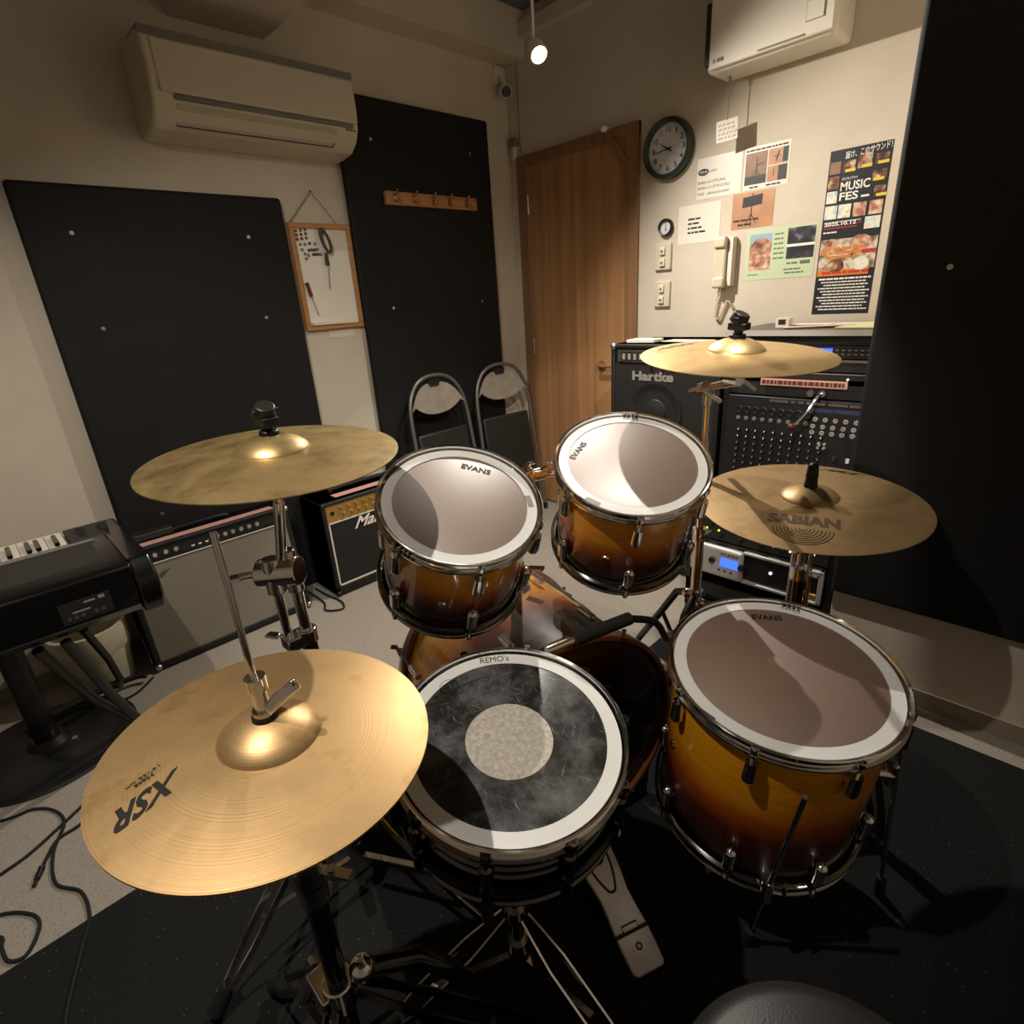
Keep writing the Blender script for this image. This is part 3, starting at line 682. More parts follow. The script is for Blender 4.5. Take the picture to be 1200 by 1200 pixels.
put_text(s_, '2025.10.12', flat_fn((.04 * W, .558 * Hh), (.58 * W, .558 * Hh), .012, .001), .03); s_.mi = 10; put_text(s_, '日', flat_fn((.60 * W, .558 * Hh), (.66 * W, .558 * Hh), .010, .001)); rows(s_, .04 * W, .6 * W, .54 * Hh, .006, 10, z=.001)
rows(s_, .04 * W, .3 * W, .515 * Hh, .007, 1, z=.001); rows(s_, .04 * W, .65 * W, .578 * Hh, .004, 1, z=.001)
for cx, cy, rr, k_ in ((.2, .445, .12, 4), (.7, .44, .18, 5), (.32, .31, .15, 3), (.75, .315, .14, 7)):
    s_.mi = k_; s_.add([(cx * W + rr * W * math.cos(a), cy * Hh + rr * W * .8 * math.sin(a), .0008) for a in [j * PI / 10 for j in range(20)]], [tuple(range(20))])
im(.02, .247, .9, .285, 8, .0007)
rows(s_, .1 * W, .85 * W, .405 * Hh, .017, 8, z=.001); rows(s_, .03 * W, .85 * W, .38 * Hh, .016, 8, z=.001); rows(s_, .15 * W, .7 * W, .355 * Hh, .015, 8, z=.001); im(.74, .375, .97, .40, 10, .0011)
rows(s_, .1 * W, .9 * W, .258 * Hh, .014, 10, z=.001)
for k_ in range(11): rows(s_, (.06 + .05 * (k_ % 3)) * W, (.96 - .06 * (k_ % 2)) * W, (.222 - k_ * .0195) * Hh, .0065 if k_ else .009, 1, z=.001)
place(s_, [k_navy, m_whiteink, p_wood, p_dark, p_group, p_red, k_yel, p_pale, k_or, p_gold, k_redc], M, 'festival_poster', 'tall dark music festival poster with many small pictures', 'poster')
# --------------------------------------------------------- amps along the left wall
m_silvergrille = grille('silver_grille', '#8e8677', '#5f584d', 1150)
m_blackgrille = grille('black_grille', '#1b1817', '#0e0c0c', 800)
def knob(r, h, mat, parent, M, name='knob', mark=True):
    c = MB(); c.M = M; c.lathe([(0, 0), (r * 1.05, 0), (r, h * .7), (r * .85, h), (0, h)], 14); return c.build(name, mat, parent, world=True)
# silver-fronted combo (leans back a little)
W_, D_, H_ = .66, .175, .505
tilt = math.radians(4.5)
M = Matrix.Translation(V((-2.393, .244, .008))) @ Matrix.Rotation(-tilt, 4, 'Y')
fa = thing('guitar_amplifier', 'wide black guitar amplifier with silver grey grille beside the waste bin', 'amplifier', M=M)
a = MB(); a.box(-D_, -.012, 0, W_, 0, H_); a.box(-D_, 0, 0, .022, 0, H_); a.box(-D_, 0, W_ - .022, W_, 0, H_); a.box(-D_, 0, 0, W_, 0, .03); a.box(-D_, 0, 0, W_, H_ - .015, H_)
a.build('cabinet', m_tolex, fa, bevel=.006)
a = MB(); a.box(-.012, -.004, .022, W_ - .022, .03, H_ - .075); a.build('grille_cloth', m_silvergrille, fa)
a = MB(); a.box(-.012, .002, .022, W_ - .022, H_ - .074, H_ - .072); a.build('grille_trim', m_white, fa)
a = MB(); a.add([(-.008, .022, H_ - .072), (-.008, W_ - .022, H_ - .072), (-.028, W_ - .022, H_ - .015), (-.028, .022, H_ - .015)], [(0, 1, 2, 3)]); a.build('control_panel', m_gloss, fa)
a = MB(); a.add([(-.0195, .215, H_ - .068 + .02), (-.0195, .218, H_ - .068 + .02), (-.026, .218, H_ - .017), (-.026, .215, H_ - .017)], [(0, 1, 2, 3)])
PM = axes((-.018, .022, H_ - .0435), (0, 1, 0), (-.33, 0, 1))
a.M = PM
for y in (.235, .262, .289): a.lathe([(0, .001), (.007, .001), (.007, .004), (0, .004)], 12, Matrix.Translation(V((y, -.006, 0))))
rows_ = [(.03, .09), (.235, .29), (.33, .5)]
for p0, p1 in rows_:
    x = p0
    while x < p1: a.quad((x, .018, .001), (x + .012, .018, .001), (x + .012, .0205, .001), (x, .0205, .001)); x += .016
put_text(a, 'Twin', flat_fn((.535, -.004), (.60, -.004), .018, .0012), 0, .3)
a.build('panel_print', m_whiteink, fa)
for y in (.028, .062, .096, .135, .172, .33, .362, .394, .428, .462, .496):
    k = MB(); k.M = WM[fa.name] @ PM; k.lathe([(.012, 0), (.0125, .002), (.010, .012), (.008, .016), (0, .016)], 16, Matrix.Translation(V((y, -.003, 0)))); k.build('knob', m_steel, fa, True)
a = MB(); a.M = axes((-.0035, .05, .352), (0, 1, 0), (0, 0, 1)); put_text(a, 'Fender', flat_fn((0, 0), (.085, .022), .024, 0), .02, .45); a.build('logo', m_dgrey, fa)
a = MB(); a.box(-.075, -.02, .04, W_ - .05, H_, H_ + .0015); a.build('label_tape', m_pinklabel, fa)
a = MB(); a.tube([(-.11, .22, H_), (-.11, .24, H_ + .014), (-.11, .42, H_ + .014), (-.11, .44, H_)], .008, 8, sub=3); a.build('handle', m_black, fa)
for y in (.008, W_ - .008):
    for z in (.012, H_ - .012):
        a = MB(); a.ball((-.004, y, z), .014, 8); a.build('corner_cap', m_steel, fa)
for y in (-.004, W_ + .004):
    a = MB(); a.strip([(-.10, y, .16), (-.06, y, .015)], .02, .004, (0, 1, 0)); a.build('tilt_leg', m_chrome, fa)
bx = MB(); bx.box(-.155, -.085, .07, .22, H_ + .0, H_ + .03)
pt = tag(bx.build('effects_pedal', m_dgrey, bevel=.005), 'flat dark pedal box lying on the silver grilled amplifier', 'effects pedal'); pt.matrix_world = M @ Matrix.Translation(V((0, 0, .002)))
# gold panel combo
ma = thing('guitar_amplifier', 'black guitar amplifier with gold control panel and white piping behind the left rack tom', 'amplifier', (-2.37, 1.034, 0))
a = MB(); x0, y0, y1, h_ = -2.37, 1.034, 1.575, .485
a.box(-2.60, x0 - .012, y0, y1, 0.008, h_); a.box(-2.60, x0, y0, y0 + .02, .008, h_); a.box(-2.60, x0, y1 - .02, y1, .008, h_); a.box(-2.60, x0, y0, y1, .008, .055); a.box(-2.60, x0, y0, y1, h_ - .018, h_)
a.build('cabinet', m_tolex, ma, True, bevel=.006)
a = MB(); a.box(x0 - .012, x0 - .006, y0 + .02, y1 - .02, .385, h_ - .018); a.build('control_panel', m_gold, ma, True)
a = MB(); a.box(x0 - .012, x0 - .007, y0 + .02, y1 - .02, .055, .383); a.build('grille_cloth', m_blackgrille, ma, True)
a = MB()
for b in ((y0 + .02, y0 + .027, .055, .383), (y1 - .027, y1 - .02, .055, .383), (y0 + .02, y1 - .02, .055, .062), (y0 + .02, y1 - .02, .378, .384)): a.box(x0 - .010, x0 - .003, *b)
a.build('piping', m_white, ma, True)
for r_, z in ((0, .447), (1, .413)):
    for k in range(9):
        y = y0 + .095 + k * .041 + (0.012 if r_ else 0)
        c = MB(); c.M = axes((x0 - .006, y, z), (0, 1, 0), (0, 0, 1)); c.lathe([(0, 0), (.009, 0), (.008, .010), (.006, .013), (0, .013)], 12); c.build('knob', m_gold, ma, True)
c = MB(); c.M = axes((x0 - .006, y0 + .05, .428), (0, 1, 0), (0, 0, 1)); c.lathe([(0, .002), (.011, .002), (.011, 0)], 14); c.build('input_jack', m_black, ma, True)
a = MB(); a.M = axes((x0 - .0055, y0 + .152, .318), (0, 1, 0), (0, 0, 1)); put_text(a, 'Marshall', flat_fn((0, 0), (.28, .0), .055, 0), .02, .12); a.build('logo', m_whiteink, ma, True)
a = MB(); a.box(x0 - .10, x0 - .05, y0 + .10, y1 - .12, h_, h_ + .0015); a.build('label_tape', m_pinklabel, ma, True)
a = MB(); a.tube([(x0 - .14, y0 + .12, h_), (x0 - .14, y0 + .14, h_ + .018), (x0 - .14, y1 - .14, h_ + .018), (x0 - .14, y1 - .12, h_)], .011, 8, sub=3); a.build('handle', m_dgrey, ma, True)
for y in (y0 + .008, y1 - .008):
    for z in (.018, h_ - .01):
        a = MB(); a.ball((x0 - .006, y, z), .014, 8); a.build('corner_cap', m_black, ma, True)
for y in (y0 + .05, y1 - .05):
    for x in (-2.57, -2.41):
        a = MB(); a.cyl((x, y, 0), (x, y, .009), .014, seg=10); a.build('foot', m_rubber, ma, True)
# mains cable between the amps
c = MB(); c.tube([(-2.52, .95, .02), (-2.38, .96, .006), (-2.30, .93, .006), (-2.25, .99, .006), (-2.32, 1.02, .006), (-2.44, 1.005, .006), (-2.55, 1.0, .006)], .0045, 8, sub=6)
tag(c.build('mains_cable', m_rubber), 'black mains cable looping on the carpet between the two guitar amplifiers', 'cable')

# ------------------------------------------------------------ folding chairs
def chair(label, y, rot, top):
    """folded, leaning on the panel: local x sideways, z up, -y towards the room"""
    M = Matrix.Translation(V((-2.40, y, 0))) @ Matrix.Rotation(rot, 4, 'Z') @ Matrix(((0, -1, 0, 0), (1, 0, 0, 0), (0, 0, 1, 0), (0, 0, 0, 1))) @ Matrix.Rotation(math.radians(-7.5), 4, 'X')
    t = thing('folding_chair', label, 'chair', M=M, group='folded steel chairs')
    w2 = .205; r = .011; h = top / math.cos(math.radians(7.5))
    arch = [(-w2 - .015, 0, .012), (-w2, 0, .55), (-w2 + .012, 0, h - .17), (-w2 + .06, 0, h - .055), (-.06, 0, h - .004), (.06, 0, h - .004), (w2 - .06, 0, h - .055), (w2 - .012, 0, h - .17), (w2, 0, .55), (w2 + .015, 0, .012)]
    a = MB(); a.tube(arch, r, 10, sub=6); a.build('front_frame', m_tubegrey, t)
    a = MB(); a.tube([(-w2 + .04, .028, .35), (-w2 + .03, .028, .02), (w2 - .03, .028, .02), (w2 - .04, .028, .35)], .009, 8); a.build('rear_frame', m_tubegrey, t)
    a = MB(); n = 16; top_ = []; bot = []
    for i in range(n + 1):
        u = -1 + 2 * i / n; x = u * (w2 - .022); cu = .018 * (u * u)
        zt = h - .035 - .13 * abs(u) ** 3; zb = h - .205 + .075 * abs(u) ** 2.4
        top_.append((x, .006 - cu, zt)); bot.append((x, .006 - cu, min(zb, zt - .004)))
    vs = top_ + bot + [(x, y_ + .004, z) for x, y_, z in top_ + bot]; m_ = n + 1
    fs = []
    for i in range(n):
        fs += [(i, i + 1, m_ + i + 1, m_ + i), (2 * m_ + i, 3 * m_ + i, 3 * m_ + i + 1, 2 * m_ + i + 1), (i, 2 * m_ + i, 2 * m_ + i + 1, i + 1), (m_ + i, m_ + i + 1, 3 * m_ + i + 1, 3 * m_ + i)]
    a.add(vs, fs); a.build('backrest', m_steelplate, t)
    a = MB(); a.box(-w2 + .03, w2 - .03, -.008, .02, .30, h - .30); a.build('seat', m_vinyl, t, bevel=.012, seg=3)
    a = MB(); a.prism([(-.045, h - .022), (.045, h - .022), (.028, h - .055), (-.028, h - .055)], -.002, .004); 
    a.v = [V((p.x, p.z, p.y)) for p in a.v]; a.build('hand_hole', m_black, t)
    for x in (-w2 - .0155, w2 + .0155):
        a = MB(); a.cyl((x, 0, 0), (x, 0, .04), .014, seg=10); a.build('foot_cap', m_rubber, t)
    return t
m_steelplate = pbr('worn_grey_plate', '#a39c90', .4, .35, noise=.12, nscale=18)
chair('folded grey steel chair leaning on the panel nearer the gold panelled amplifier', 1.868, .03, .955)
chair('folded grey steel chair leaning nearer the door', 2.345, -.10, .955)

# ------------------------------------------------------------------- keyboard
kb = thing('stage_keyboard', 'black stage keyboard on a pedestal at the left wall', 'keyboard', (-2.02, .23, .7))
ye = .255; yk = -1.02
a = MB(); prof = [(-2.255, .585), (-2.26, .685), (-2.235, .692), (-2.105, .692), (-2.10, .702), (-1.79, .702), (-1.772, .692), (-1.768, .575), (-1.80, .545), (-2.22, .555)]
n = len(prof); vs = [(x, yk, z) for x, z in prof] + [(x, ye - .055, z) for x, z in prof]
a.add(vs, [tuple(range(n)), tuple(range(2 * n - 1, n - 1, -1))] + [(i, i + n, (i + 1) % n + n, (i + 1) % n) for i in range(n)])
a.build('body', m_gloss, kb, True, bevel=.004)
a = MB(); prof = [(-2.27, .58), (-2.27, .695), (-2.24, .705), (-1.80, .705), (-1.757, .655), (-1.75, .59), (-1.775, .54), (-2.23, .55)]
n = len(prof); vs = [(x, ye - .055, z) for x, z in prof] + [(x, ye, z) for x, z in prof]
a.add(vs, [tuple(range(n)), tuple(range(2 * n - 1, n - 1, -1))] + [(i, i + n, (i + 1) % n + n, (i + 1) % n) for i in range(n)])
a.build('end_block', m_gloss, kb, True, bevel=.008, seg=3)
a = MB(); a.box(-2.06, -1.86, yk + .05, ye - .10, .7015, .7035); a.build('music_rest_tray', m_dgrey, kb, True, bevel=.001)
a = MB(); a.box(-2.075, -2.06, yk + .05, ye - .09, .7018, .708); a.build('tray_ridge', m_grey, kb, True, bevel=.002)
a = MB(); a.box(-2.26, -2.105, ye - .145, ye - .002, .690, .7045); a.build('control_end', m_dgrey, kb, True, bevel=.004)
for y in (ye - .105, ye - .045):
    a = MB(); a.M = Matrix.Translation(V((-2.18, y, .698))); a.cyl((0, -.011, 0), (0, .011, 0), .022, seg=20); a.build('wheel', m_rubber, kb, True)
yy = ye - .152; kw = .0225; i = 0
m_key = pbr('white_key', '#e2dccd', .3)
pat = [0, 1, 0, 1, 1, 0, 1]
while yy - kw > yk + .5 and i < 34:
    a = MB(); a.box(-2.25, -2.108, yy - kw + .0008, yy - .0008, .690, .7035); a.build('white_key', m_key, kb, True, bevel=.0015)
    if i > 0 and pat[i % 7] or i == 1:
        b = MB(); b.box(-2.20, -2.106, yy - .0065, yy + .0065, .702, .714); b.build('black_key', m_gloss, kb, True, bevel=.002)
    yy -= kw; i += 1
a = MB(); a.box(-1.7685, -1.766, .02, .135, .585, .645); a.build('jack_panel', m_dgrey, kb, True)
a = MB(); a.box(-1.7665, -1.7648, .075, .10, .632, .637); a.box(-1.7665, -1.7648, .108, .122, .632, .641); a.box(-1.7665, -1.7648, .045, .085, .612, .616); a.build('jack_labels', m_inkgrey, kb, True)
for y in (.035, .05, .065, .095, .11):
    c = MB(); c.cyl((-1.7665, y, .60), (-1.762, y, .60), .005, seg=10); c.build('jack', m_steel, kb, True)
# pedestal
pd = thing('pedestal_stand', 'black round based pedestal stand under the keyboard', 'stand', (-2.21, -.125, 0))
a = MB(); a.M = Matrix.Translation(V((-2.21, -.125, 0))); a.lathe([(0, 0), (.245, 0), (.25, .008), (.235, .018), (.06, .026), (.045, .05), (0, .05)], 64); a.build('base', m_black, pd, True)
a = MB(); a.cyl((-2.21, -.125, .02), (-2.175, -.125, .55), .035, seg=24); a.build('post', m_black, pd, True)
a = MB(); a.cyl((-2.16, -.06, .018), (-2.16, -.06, .028), .009, seg=12); a.build('bolt', m_steel, pd, True)
a = MB(); a.box(-2.25, -1.95, -.26, -.02, .53, .545); a.build('support_plate', m_black, pd, True)
# X stand behind it
xsd = thing('keyboard_stand', 'black tubular folding X stand under the end of the keyboard', 'stand', (-2.1, .05, 0))
a = MB(); a.tube([(-1.80, .01, .528), (-1.93, .065, .25), (-2.04, .125, .02)], .014, 10); a.build('leg', m_black, xsd, True)
a = MB(); a.tube([(-1.81, -.05, .528), (-1.96, .02, .25), (-2.085, .112, .02)], .014, 10); a.build('leg', m_black, xsd, True)
a = MB(); a.tube([(-2.36, .20, .03), (-2.38, .14, .034), (-2.37, -.10, .036), (-2.34, -.16, .036), (-2.30, -.16, .045), (-2.31, -.10, .055), (-2.34, .12, .065)], .011, 10, sub=4); a.build('foot_loop', m_black, xsd, True)
a = MB(); a.tube([(-2.34, .12, .06), (-2.2, .10, .24), (-2.0, .06, .46)], .012, 10); a.tube([(-2.02, .10, .22), (-2.06, .06, .21)], .010, 8); a.build('brace', m_black, xsd, True)
# bin
bn = thing('waste_bin', 'pale waste bin with a translucent liner bag beside the silver grilled amplifier', 'bin', (-2.515, .085, 0))
a = MB(); a.M = Matrix.Translation(V((-2.515, .085, 0))); a.lathe([(0, .002), (.098, .002), (.104, .01), (.122, .235), (.127, .24), (.127, .247), (.118, .247), (.10, .012), (0, .012)], 48); a.build('bucket', m_cream, bn, True)
m_bag = pbr('liner_bag', '#c9bfa9', .35, noise=.08, nscale=10, bump=.5, bscale=18)
a = MB(); a.M = Matrix.Translation(V((-2.515, .085, 0))); pr = []
seg = 48; rows2 = []
for k, (r, z) in enumerate(((.112, .12), (.128, .17), (.131, .225), (.130, .25), (.118, .252), (.112, .20))):
    rows2.append([(r * (1 + .018 * math.sin(7 * 2 * PI * i / seg + k) * (1 if k < 3 else .3)) * math.cos(2 * PI * i / seg), r * (1 + .018 * math.sin(7 * 2 * PI * i / seg + k) * (1 if k < 3 else .3)) * math.sin(2 * PI * i / seg), z + (.022 * math.sin(3 * 2 * PI * i / seg) if k == 0 else 0)) for i in range(seg)])
a.add([p for r in rows2 for p in r], [(k * seg + i, k * seg + (i + 1) % seg, (k + 1) * seg + (i + 1) % seg, (k + 1) * seg + i) for k in range(5) for i in range(seg)]); a.build('liner_bag', m_bag, bn, True)

# --------------------------------------------------------------- bass amp and rack
ha = thing('bass_amplifier', 'tall black bass amplifier with a round speaker beside the door', 'amplifier', (-1.35, 2.25, 0))
x0, x1, y0 = -1.625, -1.075, 2.25
a = MB(); a.box(x0, x1, y0 + .015, 2.63, .015, 1.09); a.box(x0, x0 + .02, y0, 2.63, .015, 1.09); a.box(x1 - .02, x1, y0, 2.63, .015, 1.09); a.box(x0, x1, y0, 2.63, 1.07, 1.09); a.box(x0, x1, y0, 2.63, .015, .045); a.build('cabinet', m_tolex, ha, True, bevel=.006)
a = MB(); a.box(-1.59, -1.11, y0 + .004, y0 + .02, 1.01, 1.066); a.build('control_panel', m_steel, ha, True, bevel=.002)
a = MB(); a.box(-1.57, -1.125, y0 + .002, y0 + .004, 1.017, 1.058); a.build('control_face', m_dgrey, ha, True)
a = MB()
for k in range(14): a.box(-1.56 + k * .03, -1.545 + k * .03, y0 + .0005, y0 + .002, 1.022, 1.048)
a.M = None; a.build('panel_print', m_inkgrey, ha, True)
for k in range(6):
    c = MB(); c.M = axes((-1.42 + k * .05, y0 + .002, 1.037), (1, 0, 0), (0, 0, 1)); c.lathe([(0, 0), (.009, 0), (.008, .012), (0, .012)], 12); c.build('knob', m_black, ha, True)
a = MB(); a.box(x0 + .02, x1 - .02, y0 + .008, y0 + .016, .045, 1.005); a.build('grille', m_blackgrille, ha, True)
for z in (.79, .40):
    c = MB(); c.M = axes((-1.383, y0 + .008, z), (1, 0, 0), (0, 0, 1)); c.lathe([(.135, 0), (.135, .005), (.128, .006), (.122, .003), (.06, -.012 + .008), (.055, .004), (.03, .012), (0, .014)], 48); c.build('speaker', m_dgrey, ha, True)
a = MB(); a.M = axes((-1.508, y0 + .006, .932), (1, 0, 0), (0, 0, 1)); put_text(a, 'Hartke', flat_fn((0, 0), (.215, .0), .038, 0), .045); a.build('logo', m_inkgrey, ha, True)
for x in (x0 + .012, x1 - .012):
    for z in (.03, 1.08):
        a = MB(); a.ball((x, y0 + .008, z), .017, 8); a.build('corner_cap', m_steel if z > 1 else m_black, ha, True)
for x in (x0 + .06, x1 - .06):
    for y in (2.31, 2.57):
        a = MB(); a.cyl((x, y, 0), (x, y, .016), .02, seg=12); a.build('foot', m_rubber, ha, True)
b = MB(); b.box(-.07, .07, -.05, .05, 0, .014); b = b.build('paper_pad', m_paper, bevel=.002); b.location = (-1.51, 2.36, 1.0905); b.rotation_euler.z = .1; tag(b, 'thick white paper pad on the left end of the bass amplifier', 'paper pad')
b = MB(); b.box(-.11, .11, -.05, .05, 0, .002); b = b.build('paper_sheet', m_paper); b.location = (-1.32, 2.42, 1.0905); b.rotation_euler.z = -.06; tag(b, 'single flat white sheet lying next to the paper pad on the bass amplifier', 'paper')

# rack
rk = thing('equipment_rack', 'tall black equipment rack with a pale edged top board in the alcove', 'rack', (-.77, 2.25, 0))
rx0, rx1 = -1.05, -.488
a = MB(); a.box(rx0, rx0 + .022, 2.235, 2.64, .46, 1.128); a.box(rx1 - .022, rx1, 2.235, 2.64, .46, 1.128); a.box(rx0, rx1, 2.60, 2.64, .46, 1.128); a.build('upper_case', m_black, rk, True, bevel=.003)
a = MB(); a.box(rx0, rx0 + .022, 2.0, 2.62, .02, .46); a.box(rx1 - .022, rx1, 2.0, 2.62, .02, .46); a.box(rx0, rx1, 2.0, 2.62, .02, .16); a.box(rx0, rx1, 2.0, 2.62, .452, .47); a.box(rx0, rx1, 2.58, 2.62, .02, .46); a.build('lower_case', m_black, rk, True, bevel=.003)
a = MB(); a.box(rx0 - .005, rx1 + .005, 2.225, 2.65, 1.128, 1.146); a.build('top_board', pbr('dusty_board', '#57524b', .6), rk, True)
a = MB(); a.box(rx0 - .006, rx1 + .006, 2.221, 2.226, 1.128, 1.1475); a.build('board_edge', pbr('pale_edging', '#b5b0a6', .4), rk, True)
a = MB(); a.box(rx0 + .022, rx1 - .022, 2.245, 2.25, 1.095, 1.128); a.box(rx0 + .022, rx1 - .022, 2.25, 2.255, .905, .955); a.build('blank_panel', m_dgrey, rk, True)
a = MB(); a.box(-.905, -.60, 2.240, 2.2445, .944, .970); a.M = None; a.build('label_strip', m_pinklabel, rk, True)
a = MB()
x = -.90
while x < -.61:
    l = random.uniform(.006, .02); a.box(x, x + l, 2.2385, 2.2398, .95, .964); x += l + .004
a.build('label_print', pbr('brown_print', '#5b2c22', .6), rk, True)
def unit(name, label, cat, z0, z1, y, mat=m_dgrey, depth=.25):
    t = thing(name, label, cat, (-.77, y, z0))
    MB().box(rx0 + .024, rx1 - .024, y, y + depth, z0 + .001, z1 - .001).build('chassis', mat, t, True, bevel=.002); return t
u = unit('effects_processor', 'rack effects unit with a small blue display under the top board', 'effects unit', 1.048, 1.093, 2.243)
MB().box(-.712, -.665, 2.2415, 2.2435, 1.062, 1.084).build('display', m_lcd, u, True)
a = MB()
for r_ in range(2):
    for k in range(6): a.box(-.655 + k * .02, -.645 + k * .02, 2.2418, 2.2435, 1.062 + r_ * .014, 1.066 + r_ * .014)
a.build('button_marks', m_inkgrey, u, True)
for x in (-.94, -.86): knob(.012, .014, m_black, u, axes((x, 2.243, 1.07), (1, 0, 0), (0, 0, 1)))
u = unit('disc_recorder', 'thin rack player with a silver lower edge', 'player', 1.0, 1.046, 2.243)
MB().box(rx0 + .024, rx1 - .024, 2.240, 2.2435, 1.036, 1.044).build('silver_edge', m_steel, u, True)
MB().box(-.80, -.66, 2.241, 2.2435, 1.012, 1.018).build('disc_slot', m_black, u, True)
u = unit('rack_equalizer', 'thin dark rack unit with one pale light above the label strip', 'equalizer', .972, .998, 2.243)
MB().box(rx0 + .03, rx1 - .03, 2.2415, 2.2435, .993, .9955).build('trim_line', m_inkgrey, u, True)
c = MB(); c.cyl((-.602, 2.243, .978), (-.602, 2.238, .978), .004, seg=10); c.build('lamp', emit('white_lamp', '#d8d4c8', 1.0), u, True)
# mixer, front plane y=2.235..2.20
mx_ = thing('mixing_console', 'black mixing console with rows of knobs mounted upright in the rack', 'mixer', (-.77, 2.21, .5))
def my(z): return 2.232 - (.90 - z) * .10
a = MB(); a.add([(rx0 + .024, my(.90), .90), (rx1 - .024, my(.90), .90), (rx1 - .024, my(.475), .475), (rx0 + .024, my(.475), .475), (rx0 + .024, 2.30, .90), (rx1 - .024, 2.30, .90), (rx1 - .024, 2.30, .475), (rx0 + .024, 2.30, .475)],
                [(0, 1, 2, 3), (7, 6, 5, 4), (0, 4, 5, 1), (1, 5, 6, 2), (2, 6, 7, 3), (3, 7, 4, 0)]); a.build('chassis', pbr('mixer_black', '#111113', .45), mx_, True, bevel=.003)
def mM(x, z): return axes((x, my(z), z), (1, 0, 0), (0, .10, 1))
a = MB(); 
for x0_, x1_ in ((-.86, -.79), (-.78, -.765), (-.755, -.735), (-.725, -.66), (-.65, -.585), (-.58, -.515)): a.box(x0_, x1_, my(.888) - .003, my(.888) + .002, .883, .892)
a.build('silver_strip', m_steel, mx_, True)
a = MB(); a.add([tuple(mM(x, z) @ V((0, 0, .0006))) for x, z in ((-.715, .872), (-.515, .872), (-.515, .858), (-.715, .858))], [(0, 1, 2, 3)]); a.build('blue_strip', pbr('blue_print', '#26314f', .5), mx_, True)
for k in range(9):
    x = -.975 + k * .0325
    c = MB(); c.M = mM(x, .845); c.lathe([(.014, 0), (.0145, .003), (.012, .004), (.010, .001), (0, .001)], 16); c.build('socket', m_black, mx_, True)
    c = MB(); c.M = mM(x, .812); c.lathe([(.006, 0), (.008, .003), (.004, .004), (.0035, .001), (0, .001)], 12); c.build('jack', m_grey, mx_, True)
for k in range(5):
    for j, (z, xs_) in enumerate(((.832, -.685), (.806, -.69), (.784, -.69))):
        c = MB(); c.M = mM(xs_ + k * .034 - (.0 if j else 0), z); c.lathe([(.006, 0), (.009, .003), (.005, .004), (.0035, .001), (0, .001)], 12); c.build('jack', m_inkgrey, mx_, True)
kw_ = [m_whiteink, m_whiteink, m_grey, m_grey, m_grey, m_dgrey, m_grey, m_grey]
for k in range(10):
    x = -.965 + k * .0345
    for j in range(9):
        z = .765 - j * .0265
        if k > 8 and j > 3: continue
        c = MB(); c.M = mM(x, z); c.lathe([(0, 0), (.0062, 0), (.0056, .010), (0, .010)], 10)
        c.mi = 1; c.quad((-.0018, -.001, .0104), (.0018, -.001, .0104), (.0018, .0055, .0104), (-.0018, .0055, .0104))
        c.build('knob', [m_black, m_whiteink if j < 2 else m_inkgrey], mx_, True)
for x in (-.66, -.64):
    for z in (.745, .73): knob(.006, .008, m_inkgrey, mx_, mM(x, z))
for x in (-.60, -.555, -.53):
    c = MB(); c.M = mM(x, .66); c.box(-.002, .002, -.05, .05, -.001, .0012); c.build('fader_slot', m_black, mx_, True)
    c = MB(); c.M = mM(x, .695); c.box(-.006, .006, -.009, .009, .002, .010); c.build('fader_cap', m_white if x == -.555 else m_dgrey, mx_, True, bevel=.0015)
MB().box(-.62, -.515, my(.60) - .003, my(.60), .594, .604).build('scribble_strip', m_inkgrey, mx_, True)
# gooseneck lamp on the mixer
g = thing('gooseneck_microphone', 'small gooseneck microphone with a reddish tip hanging over the mixer', 'microphone', (-.70, 2.22, .93))
c = MB(); c.cyl((-.715, 2.243, .925), (-.715, 2.225, .925), .012, seg=14); c.cyl((-.675, 2.243, .925), (-.675, 2.225, .925), .012, seg=14); c.build('clamp_knob', m_steel, g, True)
c = MB(); c.tube([(-.675, 2.226, .925), (-.682, 2.195, .915), (-.70, 2.17, .87), (-.735, 2.155, .82)], .005, 8, sub=5); c.build('arm', m_chrome, g, True)
c = MB(); c.ball((-.742, 2.152, .812), .014, 10); c.build('tip', pbr('red_tip', '#5b2a20', .5, .4), g, True)
# lower units
u = unit('patch_bay', 'dark rack unit with tiny lit lamps above the silver power amplifier', 'rack unit', .362, .45, 1.995)
for k, (x, z, cc) in enumerate(((-.965, .405, 'y'), (-.915, .405, 'y'), (-.70, .395, 'w'), (-.64, .39, 'w'), (-.56, .40, 'w'))):
    c = MB(); c.cyl((x, 1.996, z), (x, 1.991, z), .004, seg=10); c.build('lamp', emit('yellow_lamp' + str(k), '#d8d24a' if cc == 'y' else '#cfcac0', 1.6), u, True)
for k in range(12): knob(.008, .012, m_black, u, axes((-.985 + k * .04, 1.995, .428 if k % 2 else .385), (1, 0, 0), (0, 0, 1)))
pa = thing('power_amplifier', 'silver fronted rack power amplifier with a blue display behind the floor tom', 'power amplifier', (-.77, 2.0, .22))
MB().box(rx0 + .026, rx1 - .026, 1.995, 2.35, .205, .358).build('chassis', m_black, pa, True)
m_sil = pbr('silver_face', (.52, .5, .47), .38, .5)
a = MB(); a.box(-1.02, -.80, 1.965, 1.996, .215, .345); a.build('face_plate', m_sil, pa, True, bevel=.014, seg=3)
a = MB(); 
for z0, z1 in ((.335, .347), (.212, .224)): a.box(-.805, -.515, 1.978, 1.996, z0, z1)
a.box(-.53, -.515, 1.978, 1.996, .212, .347); a.build('handle_rail', m_sil, pa, True, bevel=.003)
a = MB(); a.box(-.58, -.53, 1.985, 1.996, .224, .25); a.build('latch', m_gold, pa, True, bevel=.008)
